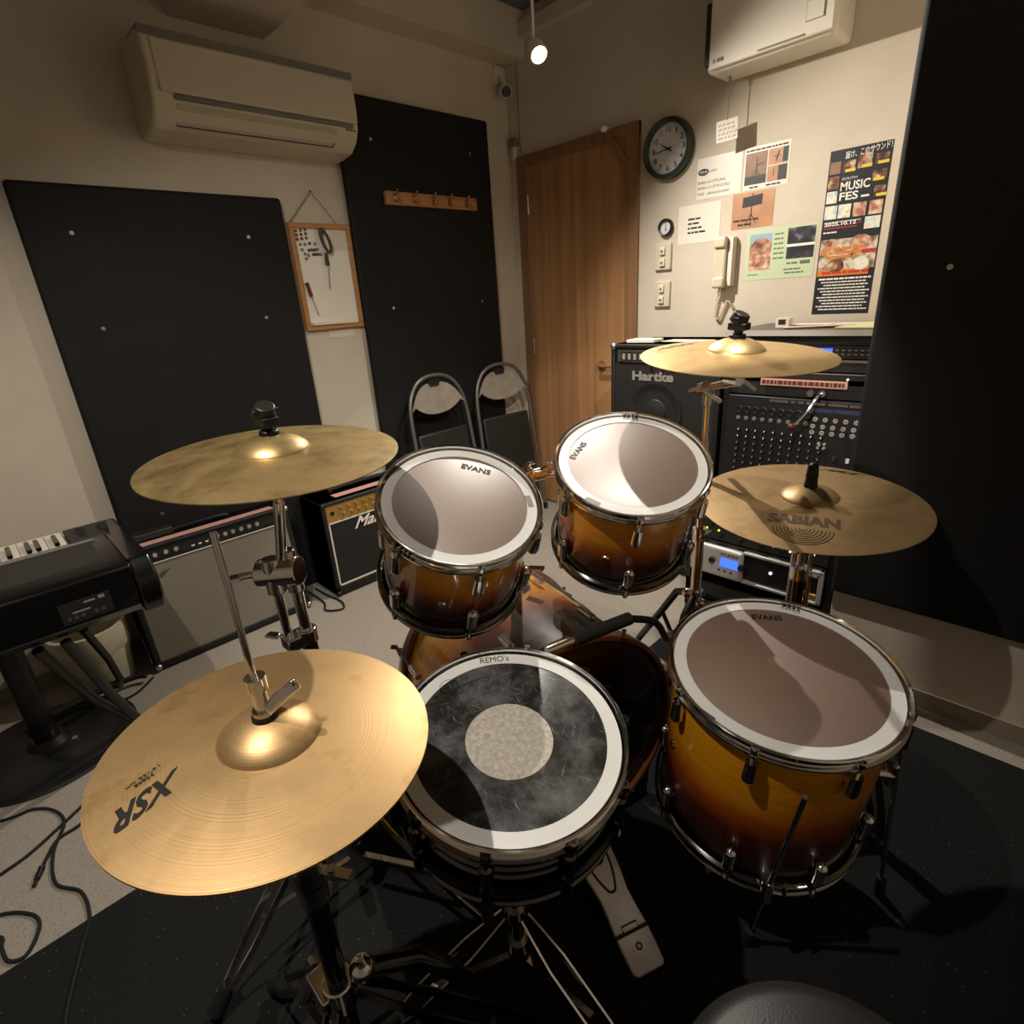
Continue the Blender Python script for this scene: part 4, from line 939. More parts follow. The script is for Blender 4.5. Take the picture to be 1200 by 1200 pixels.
MB().box(-.885, -.815, 1.9625, 1.966, .268, .304).build('display', m_lcd, pa, True)
for x in (-.92, -.80): 
    c = MB(); c.M = axes((x, 1.966, .286), (1, 0, 0), (0, 0, 1)); c.lathe([(0, 0), (.013, 0), (.012, .012), (0, .012)], 16); c.build('knob', m_black, pa, True)
a = MB(); a.M = axes((-.89, 1.9645, .316), (1, 0, 0), (0, 0, 1)); put_text(a, 'ALESIS', flat_fn((0, 0), (.075, 0), .011, 0), .02); a.build('logo', m_ink, pa, True)
a = MB()
for k in range(3): a.cyl((-.89 + k * .025, 1.9655, .25), (-.89 + k * .025, 1.963, .25), .006, seg=10)
a.build('buttons', pbr('purple_button', '#4a3f72', .4), pa, True)
c = MB(); c.cyl((-.70, 1.996, .282), (-.70, 1.99, .282), .006, seg=10); c.build('power_lamp', emit('pale_lamp', '#b9b4d8', 2.0), pa, True)
# things on top of the rack
b = MB(); b.box(-.025, .025, -.02, .02, 0, .035); b.mi = 1; b.quad((-.015, -.0203, .010), (.013, -.0203, .010), (.013, -.0203, .03), (-.015, -.0203, .03))
b = b.build('small_timer', [m_white, m_dgrey]); b.location = (-.90, 2.40, 1.1465); tag(b, 'tiny white box with a dark screen on the rack top', 'timer')
for k, (x, y, sx, sy, rz, m, lab) in enumerate(((-.70, 2.50, .16, .09, .1, m_paper, 'long white paper at the back of the rack top'), (-.585, 2.38, .09, .10, -.2, pbr('pale_yellow_paper', '#cfcf9a', .6), 'pale yellow paper on the right of the rack top'),
        (-.76, 2.36, .12, .03, .7, pbr('pinkish_paper', '#c9a893', .6), 'narrow pinkish slip lying across the rack top'), (-.83, 2.43, .10, .035, .05, m_paper, 'small white card beside the timer on the rack top'))):
    b = MB(); b.box(-sx, sx, -sy, sy, 0, .0025) if k != 1 else b.box(-.085, .085, -sy, sy, 0, .004)
    b = b.build('paper_sheet', m); b.location = (x - (.06 if k == 0 else 0), y, 1.1465 + .003 * k * .7); b.rotation_euler.z = rz * .6; tag(b, lab, 'paper')
# ===================================================================== drum kit
SB = [(0.0, '#0b0506'), (.20, '#1d0808'), (.36, '#4a1409'), (.50, '#9a4a08'), (.66, '#d68a0e'), (1.0, '#e29d1c')]
def ring_shape(mb, r0, r1, z, seg=72):
    mb.lathe([(r0, z), (r1, z)], seg); return mb
def drum_lug(parent, a, R, z0, z1, up, long=.05, mat=None):
    """tube lug on the shell at angle a with its rod and hoop claw"""
    mat = mat or m_chrome
    c, s_ = math.cos(a), math.sin(a)
    P = lambda r, z: V((r * c, r * s_, z))
    m = MB()
    sg = 1 if up else -1
    m.cyl(P(R + .013, z0), P(R + .013, z0 + sg * long), .0125, .0105, 16)
    m.cyl(P(R - .002, z0 + sg * long * .35), P(R + .012, z0 + sg * long * .35), .007, seg=10)
    m.ball(P(R + .013, z0), .0125, 8)
    m.cyl(P(R + .013, z0 + sg * long), P(R + .013, z1), .0035, seg=8)
    m.cyl(P(R + .013, z1 - sg * .004), P(R + .013, z1 + sg * .006), .0075, seg=10)
    m.cyl(P(R + .013, z1 + sg * .006), P(R + .013, z1 + sg * .014), .0042, seg=4)
    m.build('lug', mat, parent)
def hoop_profile(R, z, up, h=.030):
    s_ = 1 if up else -1
    return [(R + .0035, z - s_ * h), (R + .011, z - s_ * (h - .002)), (R + .012, z - s_ * (h - .007)), (R + .006, z - s_ * (h - .009)), (R + .006, z - s_ * .006),
            (R + .010, z - s_ * .004), (R + .0108, z - s_ * .0015), (R + .009, z), (R + .005, z - s_ * .002), (R + .0038, z - s_ * .010), (R + .0025, z - s_ * h)]
def drum(name, label, c, n, R, depth, nl, lrot, ringin, group=None, shell=None, hoopm=None, lugm=None, headm=None, botm=None, beads=False, longlug=False):
    M = frame(c, n)
    t = thing(name, label, 'drum', M=M, group=group)
    hoopm = hoopm or m_chrome
    sh = MB()
    if beads:
        prof = [(R - .006, -.022)]
        for k, z in enumerate([-.03, -.045, -.05, -.055, -.062, -.067, -.072, -.082, -.087, -.092, -.11]):
            prof.append((R - .006 + (.005 if k in (2, 5, 8) else 0), z))
        prof += [(R - .006, -depth + .022), (R - .012, -depth + .022), (R - .012, -.022)]
        sh.lathe(prof, 96, closed=True)
    else:
        sh.lathe([(R - .005, -.018), (R - .005, -depth + .018), (R - .012, -depth + .018), (R - .012, -.018)], 96, closed=True)
    sh.build('shell', shell, t, angle=50)
    h = MB(); h.lathe(hoop_profile(R, 0, True), 96, closed=True); h.build('top_hoop', hoopm, t, angle=50)
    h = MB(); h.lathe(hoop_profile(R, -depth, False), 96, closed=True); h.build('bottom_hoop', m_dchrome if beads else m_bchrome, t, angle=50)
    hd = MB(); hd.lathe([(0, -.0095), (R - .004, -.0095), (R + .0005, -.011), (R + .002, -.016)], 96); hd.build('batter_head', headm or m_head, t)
    hd = MB(); hd.lathe([(0, -depth + .010), (R - .006, -depth + .010), (R + .001, -depth + .016)], 64); hd.build('bottom_head', botm or m_dgrey, t)
    rg = MB(); rg.lathe([(ringin, -.0085), (R - .0005, -.0085), (R - .0005, -.0093), (ringin, -.0093)], 96, closed=True); rg.build('muffling_ring', m_ring, t)
    for k in range(nl):
        a = lrot + 2 * PI * k / nl
        if longlug:
            m = MB(); cc, ss = math.cos(a), math.sin(a)
            P = lambda r, z: V((r * cc, r * ss, z))
            m.cyl(P(R + .012, -.045), P(R + .012, -depth + .045), .008, seg=12); m.cyl(P(R + .013, -.002), P(R + .013, -depth + .002), .0035, seg=8)
            m.ball(P(R + .010, -.045), .011, 8); m.ball(P(R + .010, -depth + .045), .011, 8)
            for z in (-.008, -depth + .008): m.cyl(P(R + .013, z - .006), P(R + .013, z + .006), .0075, seg=10)
            m.build('lug', lugm or m_chrome, t)
        else:
            drum_lug(t, a, R - .005, -.085, -.016, True, .042, lugm); drum_lug(t, a, R - .005, -depth + .085, -depth + .004, False, .042, lugm)
    return t, M
def crown(mb, p0, p1, h, z):
    """small zig-zag crown mark over a word"""
    f = flat_fn(p0, p1, h, z); put_text(mb, 'REMO', flat_fn(p0, p1, h * .55, z), 0)
    for k in range(4):
        mb.add([f(k / 4, .62), f((k + 1) / 4, .62), f(k / 4 + .125, 1.35)], [(0, 1, 2)])
zt = -.0080
mk_tom = sunburst('sunburst_tom', -.26, -.02, SB); mk_tom2 = sunburst('sunburst_tom_deep', -.29, -.02, SB); mk_floor = sunburst('sunburst_floor', -.41, -.02, SB)
def lettering(t, fnlist):
    m = MB()
    for a in fnlist:
        if a[0] == 'text': put_text(m, a[1], flat_fn(a[2], a[3], a[4], zt if len(a) < 7 else a[6]), a[5] if len(a) > 5 else .03)
        elif a[0] == 'crown': crown(m, a[1], a[2], a[3], zt)
    m.build('lettering', m_ink, t)
# left rack tom
t1, M1 = drum('rack_tom', 'left rack tom with sunburst shell and a black brand mark upright near its far rim', (-.809, .632, .964), (.4525, -.1519, .8787), .152, .25, 6, .55, .132, 'sunburst drums', mk_tom)
zi = -.0090
lettering(t1, [('text', 'EVANS', (-.0732, .067), (-.0214, .1013), .0135, .028, zi), ('crown', (.0433, -.1458), (.0059, -.152), .012)])
m = MB(); f = flat_fn((.072, .124), (.0987, .108), .012, zt); m.add([f(0, 0), f(1, 0), f(1, -1), f(0, -1)], [(0, 1, 2, 3)]); m.build('ring_label', m_inkgrey, t1)
# right rack tom
t2, M2 = drum('rack_tom', 'right rack tom with sunburst shell under the high cymbal', (-.68, 1.024, .97), (.3297, -.2845, .9002), .164, .28, 6, .15, .1435, 'sunburst drums', mk_tom2)
lettering(t2, [('text', 'EVANS', (-.1044, -.0762), (-.1155, -.011), .0135, .028, zi), ('crown', (-.1014, .117), (-.0692, .1335), .012)])
m = MB(); f = flat_fn((-.0131, -.1722 + .018), (.0215, -.1692 + .018), .011, zt); m.add([f(0, 0), f(1, 0), f(1, -1), f(0, -1)], [(0, 1, 2, 3)]); m.build('ring_label', m_inkgrey, t2)
# floor tom
t3, M3 = drum('floor_tom', 'large sunburst floor tom standing on three legs at the right', (-.299, .975, .628), (.1065, -.0934, .9899), .203, .40, 8, .18, .179, 'sunburst drums', mk_floor)
lettering(t3, [('text', 'EVANS', (-.1047, .1024), (-.0553, .1395), .016, .028, zi), ('crown', (-.0745, .1762), (-.0367, .1817), .014)])
m = MB(); f = flat_fn((-.065, -.192), (-.038, -.196), .008, zt); m.add([f(0, 0), f(1, 0), f(1, -1), f(0, -1)], [(0, 1, 2, 3)]); m.build('ring_label', m_dgrey, t3)
def floor_leg(top, foot, bent=None):
    l = MB(); l.tube([top, bent or (V(top) * .5 + V(foot) * .5), foot], .0048, 10); o = l.build('leg', m_chrome, t3, True)
    d = (V(foot) - V(top)).normalized(); fm = MB(); fm.cyl(V(foot) - d * .05, V(foot), .010, .012, 12); fm.build('rubber_foot', m_rubber, o, True)
for top, foot, ang in (((-.178, .768, .55), (-.262, .850, .012), None), ((-.50, 1.07, .50), (-.52, 1.09, .012), None), ((-.115, 1.13, .50), (-.09, 1.15, .012), None)):
    floor_leg(top, foot)
    p = V(top) * .42 + V(foot) * .58 if ang is None and foot[1] < .9 else V((top[0], top[1], .36))
    cax = V((-.299, .975, 0)) + V((.1065, -.0934, .99)) * ((p.z - .628) / .99)
    b = MB(); d = (V((cax.x, cax.y, p.z)) - p); d.z = 0
    q = p + d.normalized() * max(.004, d.length - .200)
    b.cyl(p + V((0, 0, -.025)), p + V((0, 0, .025)), .011, seg=14); b.cyl(p, q, .013, seg=14)
    sd = V((-d.y, d.x, 0)).normalized(); b.cyl(p - sd * .03, p + sd * .012, .005, seg=8); b.strip([p - sd * .03 + V((0, 0, -.022)), p - sd * .03 + V((0, 0, .022))], .012, .005, (1, 0, 0)); b.build('leg_bracket', m_chrome, t3, True)
# badge / vent grommets
for t, R, z, a in ((t1, .147, -.15, -.9), (t2, .159, -.17, -1.25), (t3, .198, -.2, -2.3)):
    g = MB(); c_, s_ = math.cos(a), math.sin(a); g.cyl((R * c_, R * s_, z), ((R + .004) * c_, (R + .004) * s_, z), .009, .007, 16); g.build('air_vent', m_chrome, t)
# snare
m_snhead = scratched('clear_dark_head', '#242424', '#8c8d8d')
s1, MS = drum('snare_drum', 'dark chrome snare drum with a white ring and pale centre dot', (-.532, .466, .676), (.1706, -.0691, .9829), .178, .14, 10, .3, .155, None, m_dchrome, m_chrome, m_dchrome, m_snhead, m_dgrey, True, True)
m_dot = speckled('worn_dot', '#bcb5a9', '#9a948a', 420, .36, rough=.6, noise=.22, nscale=120, bump=.05)
m = MB(); m.lathe([(0, zi), (.070, zi)], 64); o = m.build('centre_dot', m_dot, s1); o.location = (.005, -.006, 0)
lettering(s1, [('text', "REMO's", (-.1455, .0705), (-.1145, .1135), .0145, 0)])
m = MB(); m.tube([(-.145 + .016 * math.cos(a), -.005 + .016 * math.sin(a), zi) for a in [k * PI / 12 for k in range(25)]], .0007, 5, caps=False); m.tube([(-.135, .0, zi), (-.12, .05, zi), (-.115, .06, zi)], .0006, 5); m.build('faint_logo', m_ink, s1)
m = MB(); a0 = math.atan2(-.2166, .0631)
a0 = -1.95
for k, (r_, z0, z1) in enumerate(((.186, -.035, -.105),)):
    c_, s_ = math.cos(a0), math.sin(a0); P = lambda r, z, o=0: V((r * c_ - o * s_, r * s_ + o * c_, z))
    m.add([P(r, z, o) for r in (.178, .205) for o in (-.018, .018) for z in (z1, z0)], [(0, 1, 3, 2), (4, 6, 7, 5), (0, 4, 5, 1), (2, 3, 7, 6), (0, 2, 6, 4), (1, 5, 7, 3)])
    m.cyl(P(.205, -.05), P(.222, -.05), .011, seg=14); m.strip([P(.215, -.03), P(.222, -.115)], .014, .006, tuple(P(1, 0)))
m.build('strainer', m_dchrome, s1, bevel=.003)
m = MB()
a0 = 1.2; c_, s_ = math.cos(a0), math.sin(a0); m.add([P(r, z, o) for r in (.178, .195) for o in (-.015, .015) for z in (-.10, -.04)], [(0, 1, 3, 2), (4, 6, 7, 5), (0, 4, 5, 1), (2, 3, 7, 6), (0, 2, 6, 4), (1, 5, 7, 3)]); m.build('butt_plate', m_dchrome, s1, bevel=.003)
# kick drum: local z from batter hoop towards the front hoop
kz = V((-.963, .27, 0)).normalized()
kc = V((-.682, .81, .303))
MK = Matrix((V((0, 0, 1)).cross(kz).normalized() * 1, V((0, 0, 1)), kz)).transposed().to_4x4(); MK.translation = kc
if MK.to_3x3().determinant() < 0: MK = Matrix((-(V((0, 0, 1)).cross(kz).normalized()), V((0, 0, 1)), kz)).transposed().to_4x4(); MK.translation = kc
mk_kick = sunburst('sunburst_kick', .04, .45, [(0, '#0c0506'), (.26, '#2a0b0a'), (.42, '#7a2a0a'), (.55, '#e08a16'), (.70, '#ffb437'), (1, '#ffbc45')])
m_hoopw = pbr('lacquered_hoop', '#6b3a1c', .3, coat=.8, noise=.15, nscale=8)
kd = thing('kick_drum', 'sunburst kick drum lying on its side behind the snare', 'drum', M=MK, group='sunburst drums')
R = .28; KD = .46
m = MB(); m.lathe([(R - .002, .02), (R - .002, KD - .02), (R - .010, KD - .02), (R - .010, .02)], 96, closed=True); m.build('shell', mk_kick, kd, angle=50)
for z0, nm in ((-.005, 'batter_hoop'), (KD - .035, 'front_hoop')):
    m = MB(); m.lathe([(R + .003, z0), (R + .013, z0), (R + .015, z0 + .004), (R + .015, z0 + .036), (R + .013, z0 + .040), (R + .003, z0 + .040)], 96, closed=True); m.build(nm, m_hoopw, kd, angle=50)
m_kh = pbr('dark_clear_head', '#150f0d', .22, coat=.4)
m = MB(); m.lathe([(0, .008), (R - .012, .008), (R + .003, .012)], 96); m.build('batter_head', m_kh, kd)
m = MB(); m.lathe([(0, KD - .008), (R - .012, KD - .008), (R + .003, KD - .012)], 96); m.build('front_head', m_gloss, kd)
m = MB(); m.lathe([(R - .022, .0072), (R - .006, .0072)], 96); m.build('head_collar', pbr('head_collar', '#3b2a1c', .4), kd)
for k in range(8):
    a = PI / 8 + k * PI / 4; c_, s_ = math.cos(a), math.sin(a); P = lambda r, z: V((r * c_, r * s_, z))
    for za, zb, zz in ((.0, .10, 1), (KD, KD - .10, -1)):
        m = MB(); m.strip([P(R + .006, za - zz * .006), P(R + .019, za - zz * .006), P(R + .021, za + zz * .03)], .022, .004, tuple(V((-s_, c_, 0)).cross(V((0, 0, 1)))) if False else (-s_, c_, 0.001))
        m.cyl(P(R + .021, za - zz * .02), P(R + .021, zb), .004, seg=8); m.cyl(P(R + .016, zb - zz * .01), P(R + .016, zb + zz * .04), .011, .009, 12); m.ball(P(R + .016, zb - zz * .01), .011, 8)
        m.strip([P(R + .021, za - zz * .022), P(R + .040, za - zz * .022)], .012, .004, (0, 0, 1)); m.build('claw_rod', m_chrome, kd)
for sx in (-1, 1):
    m = MB(); m.tube([(sx * .22, -.17, KD * .78), (sx * .30, -.20, KD * .80), (sx * .39, -.292, KD * .88)], .007, 10); m.cyl((sx * .20, -.16, KD * .78), (sx * .245, -.178, KD * .78), .018, seg=14); m.build('spur', m_chrome, kd)
# tom holder bracket on the kick and its post with the double clamp
th_ = thing('tom_holder', 'chrome tom holder joining the two rack toms above the kick drum', 'tom holder', (-.97, .93, .58))
m = MB(); m.cyl((-.985, .935, .575), (-.985, .935, .60), .035, .028, 20); m.cyl((-.985, .935, .585), (-.985, .935, .66), .017, seg=16); m.strip([(-.955, .95, .64), (-.915, .965, .645)], .022, .008); m.build('base_bracket', m_chrome, th_, True)
m = MB(); m.cyl((-.985, .935, .60), (-.95, .945, .90), .0125, seg=16); m.build('post', m_chrome, th_, True)
m = MB(); m.ball((-.94, .945, .905), .026, 12); m.cyl((-.96, .90, .90), (-.92, .99, .905), .016, seg=16); m.strip([(-.94, .945, .93), (-.90, .93, .95)], .016, .007); m.build('double_clamp', m_chrome, th_, True)
m = MB(); m.tube([(-.95, .90, .90), (-.93, .84, .915), (-.885, .775, .90)], .0075, 10, sub=4); m.ball((-.885, .775, .90), .015, 10); m.build('arm', m_chrome, th_, True)
m = MB(); m.tube([(-.92, .985, .90), (-.885, 1.00, .905), (-.845, 1.02, .885)], .0075, 10, sub=4); m.ball((-.845, 1.02, .885), .015, 10); m.build('arm', m_chrome, th_, True)
def wing(mb, p, d, L=.026):
    p = V(p); d = V(d).normalized(); mb.strip([p - d * L, p + d * L], .013, .005); mb.cyl(p - V((0, 0, .008)), p + V((0, 0, .008)), .006, seg=10)
m = MB(); wing(m, (-.905, .90, .925), (.6, .5, .4)); wing(m, (-.895, .985, .93), (.3, .9, .3)); m.build('wing_bolt', m_chrome, th_, True)
for (p, q), par in ((((-.885, .775, .90), (-.865, .735, .89)), None), (((-.845, 1.02, .885), (-.82, 1.02, .875)), None)):
    m = MB(); m.cyl(p, q, .02, .024, 16); m.build('mount_plate', m_black, th_, True)
# clear plastic sheet over the kick
m_film = film('clear_sheet', '#c9c6c2', .08, .12)
m = MB(); vs = []; na, nzz = 26, 8
for j in range(nzz + 1):
    z = -.02 + (KD - .06) * j / nzz
    for i in range(na + 1):
        a = math.radians(158 - 108 * i / na); rr = R + .027
        x, y = rr * math.cos(a), rr * math.sin(a)
        if a > math.radians(122): e = math.radians(122); x = rr * math.cos(e) - (a - e) * rr * .86; y = rr * math.sin(e) - (a - e) * rr * .40
        vs.append((x, y, z))
w1 = na + 1
m.add(vs, [(j * w1 + i, j * w1 + i + 1, (j + 1) * w1 + i + 1, (j + 1) * w1 + i) for j in range(nzz) for i in range(na)])
tag(m.build('plastic_sheet', m_film), 'clear scuffed plastic sheet draped over the top of the kick drum', 'plastic sheet').matrix_world = MK

# kick pedal
kp = thing('kick_pedal', 'grey steel kick drum pedal with an engraved footboard on the black mat', 'pedal', (-.5, .70, 0))
hl, te = V((-.372, .655, .018)), V((-.635, .765, .100))
dv = (te - hl).normalized(); sd = dv.cross(V((0, 0, 1))).normalized(); up = sd.cross(dv)
FM = Matrix((dv, -sd, up)).transposed().to_4x4(); FM.translation = hl
m_foot = pbr('cast_footboard', (.40, .375, .34), .36, .7, noise=.12, nscale=25)
def plate(mb, st, z0, z1):
    n = len(st); vs = [(x, w, z) for z in (z0, z1) for x, w in st] + [(x, -w, z) for z in (z0, z1) for x, w in st]
    fs = []
    for i in range(n - 1): fs += [(n + i, n + i + 1, 3 * n + i + 1, 3 * n + i), (i + 1, i, 2 * n + i, 2 * n + i + 1), (i, i + 1, n + i + 1, n + i), (2 * n + i + 1, 2 * n + i, 3 * n + i, 3 * n + i + 1)]
    fs += [(0, n, 3 * n, 2 * n), (n - 1, 3 * n - 1, 4 * n - 1, 2 * n - 1)]
    return mb.add(vs, [tuple(reversed(f)) for f in fs])
m = MB(); m.M = FM; plate(m, [(.002, .030), (.010, .038), (.055, .040), (.075, .040)], 0, .008); m.build('heel_plate', m_foot, kp, True, bevel=.003)
m = MB(); m.M = FM; plate(m, [(.078, .040), (.12, .037), (.15, .036), (.20, .044), (.26, .046), (.30, .042), (.308, .036)], 0, .008); m.build('footboard', m_foot, kp, True, bevel=.003)
m = MB(); m.M = FM
m.tube([(.29, .026, .0082), (.215, .026, .0082), (.165, .012, .0082), (.155, 0, .0082), (.165, -.012, .0082), (.215, -.026, .0082), (.29, -.026, .0082)], .0028, 6, sub=5)
m.tube([(.29, .017, .0082), (.235, .017, .0082), (.215, 0, .0082), (.235, -.017, .0082), (.29, -.017, .0082)], .0022, 6, sub=5)
for y in (-.008, .008): m.tube([(.29, y, .0082), (.24, y, .0082)], .002, 6)
m.tube([(.0765, .04, .008), (.0765, .018, .0082), (.09, .018, .0082), (.09, -.018, .0082), (.0765, -.018, .0082), (.0765, -.04, .008)], .0018, 6)
m.build('engraving', m_ink, kp, True)
m = MB(); m.M = FM; m.lathe([(.004, .0082), (.0075, .0082), (.0075, .0095), (.004, .0095)], 16, Matrix.Translation(V((.048, 0, 0))), closed=True); m.build('ring_mark', m_ink, kp, True)
m = MB(); e = te + dv * .02
for s_ in (-1, 1): m.tube([e + sd * .055 * s_ + V((0, 0, -.09)), e + sd * .055 * s_ + V((0, 0, .10))], .010, 10)
m.cyl(e - sd * .06 + V((0, 0, .10)), e + sd * .06 + V((0, 0, .10)), .009, seg=14); m.tube([e + V((0, 0, .10)), e + dv * .01 + V((0, 0, .15)), e + dv * -.05 + V((0, 0, .27))], .004, 8); m.build('frame', m_chrome, kp, True)
m = MB(); m.ball(e + dv * -.05 + V((0, 0, .28)), .024, 10); m.build('beater', m_grey, kp, True)
m = MB(); m.strip([hl + V((0, 0, -.012)), e + V((0, 0, -.118))], .05, .004); m.build('base_plate', m_black, kp, True)

# --------------------------------------------------------------------- cymbals
def cym_prof(R, rb, hb, hbell):
    def f(r):
        z = hb * (1 - min(1, r / R) ** 1.7)
        if r < rb: z += hbell * (1 - (r / rb) ** 2) ** .75
        return z
    return f
def cymbal(name, label, c, n, R, rb, hb, hbell, mat, group='bronze cymbals', flip=False):
    M = frame(c, n); t = thing(name, label, 'cymbal', M=M, group=group)
    f = cym_prof(R, rb, hb, hbell)
    rs = [.006, .012, .02, .03] + [rb * k for k in (.75, .85, .93, .98, 1.0, 1.03)] + [rb + (R - rb) * k / 14 for k in range(1, 15)]
    rs = sorted(set(r for r in rs))
    top = [(r, f(r)) for r in rs]; bot = [(r, f(r) - .0016) for r in reversed(rs)]
    if flip: top = [(r, -z) for r, z in top]; bot = [(r, -z) for r, z in bot]
    m = MB(); m.lathe(top + bot, 128, closed=True); m.build('plate', mat, t, angle=50)
    return t, M, f
b_hat = bronze('bronze_hat', '#c6a474', '#ac8a5a', .43, .35, bump=.07)
b_crash = bronze('bronze_aged', '#c9ad78', '#7a6641', .38, .75)
b_high = bronze('bronze_bright', '#d3b37c', '#b5925f', .40, .4)
b_ride = bronze('bronze_ride', '#b0946a', '#967b57', .42, .45)
def logo_on(t, f, items, mat, zo=.0005, name='logo'):
    m = MB()
    for s_, p0, p1, h, bold, shear in items: put_text(m, s_, flat_fn(p0, p1, h, zo, f), bold, shear)
    o = m.build(name, mat, t)
hc, hn = (-.574, .139, .863), (.0588, .0539, .9968)
hat, MH, fh = cymbal('hi_hat_cymbal', 'large near hi-hat top cymbal with bold black letters', hc, hn, .178, .056, .014, .022, b_hat)
logo_on(hat, fh, [('XSR', (-.020, -.0905), (-.0075, -.1515), .026, .03, .3), ('Hats', (-.0325, -.112), (-.0285, -.130), .006, .02, 0), ('14"/36 cm', (-.0405, -.104), (-.0325, -.137), .0045, .01, 0)], m_ink)
hat2, _, fh2 = cymbal('hi_hat_cymbal', 'lower hi-hat cymbal just under the lettered top one', (-.574, .139, .8605), hn, .178, .054, .014, .016, b_hat, flip=True)
cl, MCL, fcl = cymbal('crash_cymbal', 'smudged crash cymbal at the left in front of the silver grilled amplifier', (-.925, .341, 1.10), (.0612, -.0059, .9981), .203, .060, .016, .024, b_crash)
crr, MCR, fcr = cymbal('crash_cymbal', 'bright highest crash cymbal in front of the bass amplifier', (-.528, 1.166, 1.180), (.0743, -.0524, .9959), .193, .058, .014, .024, b_high)
logo_on(crr, fcr, [('HHX', (-.157, -.048), (-.121, .049), .019, .03, .3)], m_ink)
rd, MR, fr_ = cymbal('ride_cymbal', 'low large ride cymbal with ring logo above the floor tom', (-.419, 1.387, .813), (.0371, -.0768, .9964), .254, .066, .020, .024, b_ride)
logo_on(rd, fr_, [('SABIAN', (-.031, -.166), (.108, -.120), .036, .05, 0)], pbr('worn_brown_print', '#4b3a24', .5))
m = MB(); ctr = V((.0445, -.160)); dx_ = V((.139, .046)).normalized(); dy_ = V((-dx_.y, dx_.x))
for k in range(1, 9):
    rx, ry = .0075 * k, .0075 * k
    pts = []
    for i in range(25):
        a = PI + PI * i / 24; q = ctr + dx_ * rx * math.cos(a) + dy_ * ry * math.sin(a); pts.append((q.x, q.y, fr_(q.length) + .0006))
    m.strip(pts, .0022, .0003)
m.build('ring_logo', m_inkbrown, rd)
logo_on(rd, fr_, [('HHX', (-.045, .205), (.035, .214), .022, .04, .4)], m_ink, name='far_logo')

# ------------------------------------------------------------------ stands
def leg_set(t, x, y, zt_, zc, rad, rot, mat=None, double=True, n=3, foot=True, angs=None):
    """tripod: flat double bars from a collar at zt_ to rubber feet, braced from zc"""
    mat = mat or m_chrome
    for k in range(n):
        a = rot + 2 * PI * k / n if angs is None else math.radians(angs[k]); d = V((math.cos(a), math.sin(a), 0)); s_ = V((-d.y, d.x, 0))
        top = V((x, y, zt_)) + d * .022; ft = V((x, y, .034)) + d * rad
        m = MB()
        for o in ((-1, 1) if double else (0,)):
            of = s_ * .009 * o
            m.strip([top + of, top + of * 1.5 + (ft - top) * .12, top + of * 2.2 + (ft - top) * .3, top + of * 2.2 + (ft - top) * .72, ft + of * .8], .004 if double else .02, .014 if double else .006)
        mid = V((x, y, zc)) + d * .02; m.strip([mid, top + (ft - top) * .62], .012, .004)
        o_ = m.build('leg', mat, t, True)
        if foot:
            dd = (ft - top).normalized(); m = MB(); m.cyl(ft - dd * .045, ft + dd * .01, .014, .019, 14); m.build('rubber_foot', m_rubber, o_, True)
def collar(mb, p, r=.02, h=.035):
    p = V(p); mb.cyl(p - V((0, 0, h / 2)), p + V((0, 0, h / 2)), r, seg=18); return mb
# hi-hat stand
hs = thing('hi_hat_stand', 'chrome and black hi-hat stand under the pair of hi-hat cymbals', 'cymbal stand', (-.574, .139, 0))
hx, hy = -.574, .139
m = MB(); m.cyl((hx, hy, .14), (hx, hy, .70), .0145, seg=20); m.build('lower_tube', m_gloss, hs, True)
m = MB(); m.cyl((hx, hy, .62), (hx, hy, .832), .010, seg=18); m.build('upper_tube', m_chrome, hs, True)
m = MB(); collar(m, (hx, hy, .655), .024, .03); collar(m, (hx, hy, .615), .020, .03); wing(m, (hx + .03, hy + .02, .655), (.8, .5, 0)); m.build('height_collar', m_chrome, hs, True)
m = MB(); m.lathe([(.010, 0), (.03, 0), (.034, .006), (.024, .012), (.010, .012)], 24, Matrix.Translation(V((hx, hy, .826))), closed=True); m.build('seat_cup', m_dgrey, hs, True)
m = MB(); m.cyl((hx, hy, .80), (hx + .002, hy - .002, 1.125), .0036, seg=12); m.build('pull_rod', m_chrome, hs, True)
m = MB(); m.cyl((hx, hy, .884), (hx, hy, .902), .0165, .014, 20); m.build('felt', m_black, hs, True)
m = MB(); m.cyl((hx, hy, .902), (hx, hy, .950), .0085, seg=16); collar(m, (hx, hy, .944), .0115, .016); collar(m, (hx, hy, .906), .012, .006)
m.build('clutch', m_chrome, hs, True)
m = MB(); m.strip([(hx + .008, hy + .002, .908), (hx + .018, hy + .012, .924), (hx + .036, hy + .030, .944)], .014, .009, (.5, -.6, .4)); m.build('clutch_lever', m_chrome, hs, True, bevel=.003)
leg_set(hs, hx, hy, .40, .14, .34, math.radians(185), m_dchrome)
m = MB(); collar(m, (hx, hy, .405), .023, .05); m.box(hx - .045, hx + .01, hy - .03, hy + .012, .39, .42); m.build('leg_collar', m_chrome, hs, True, bevel=.003)
m = MB(); collar(m, (hx, hy, .13), .03, .04); m.build('foot_collar', m_chrome, hs, True)
m = MB(); m.cyl((hx - .06, hy - .035, .36), (hx - .045, hy - .015, .41), .012, seg=14); m.cyl((hx - .075, hy - .01, .40), (hx - .03, hy - .01, .405), .006, seg=10); m.build('leg_lock', m_chrome, hs, True)
m = MB(); m.tube([(hx + .02, hy + .03, .44), (hx + .05, hy + .10, .415), (hx + .07, hy + .135, .37), (-.49, .30, .315)], .0145, 12); m.build('side_arm', m_gloss, hs, True)
m = MB(); m.ball((hx + .022, hy + .03, .442), .019, 10); m.build('arm_joint', m_chrome, hs, True)
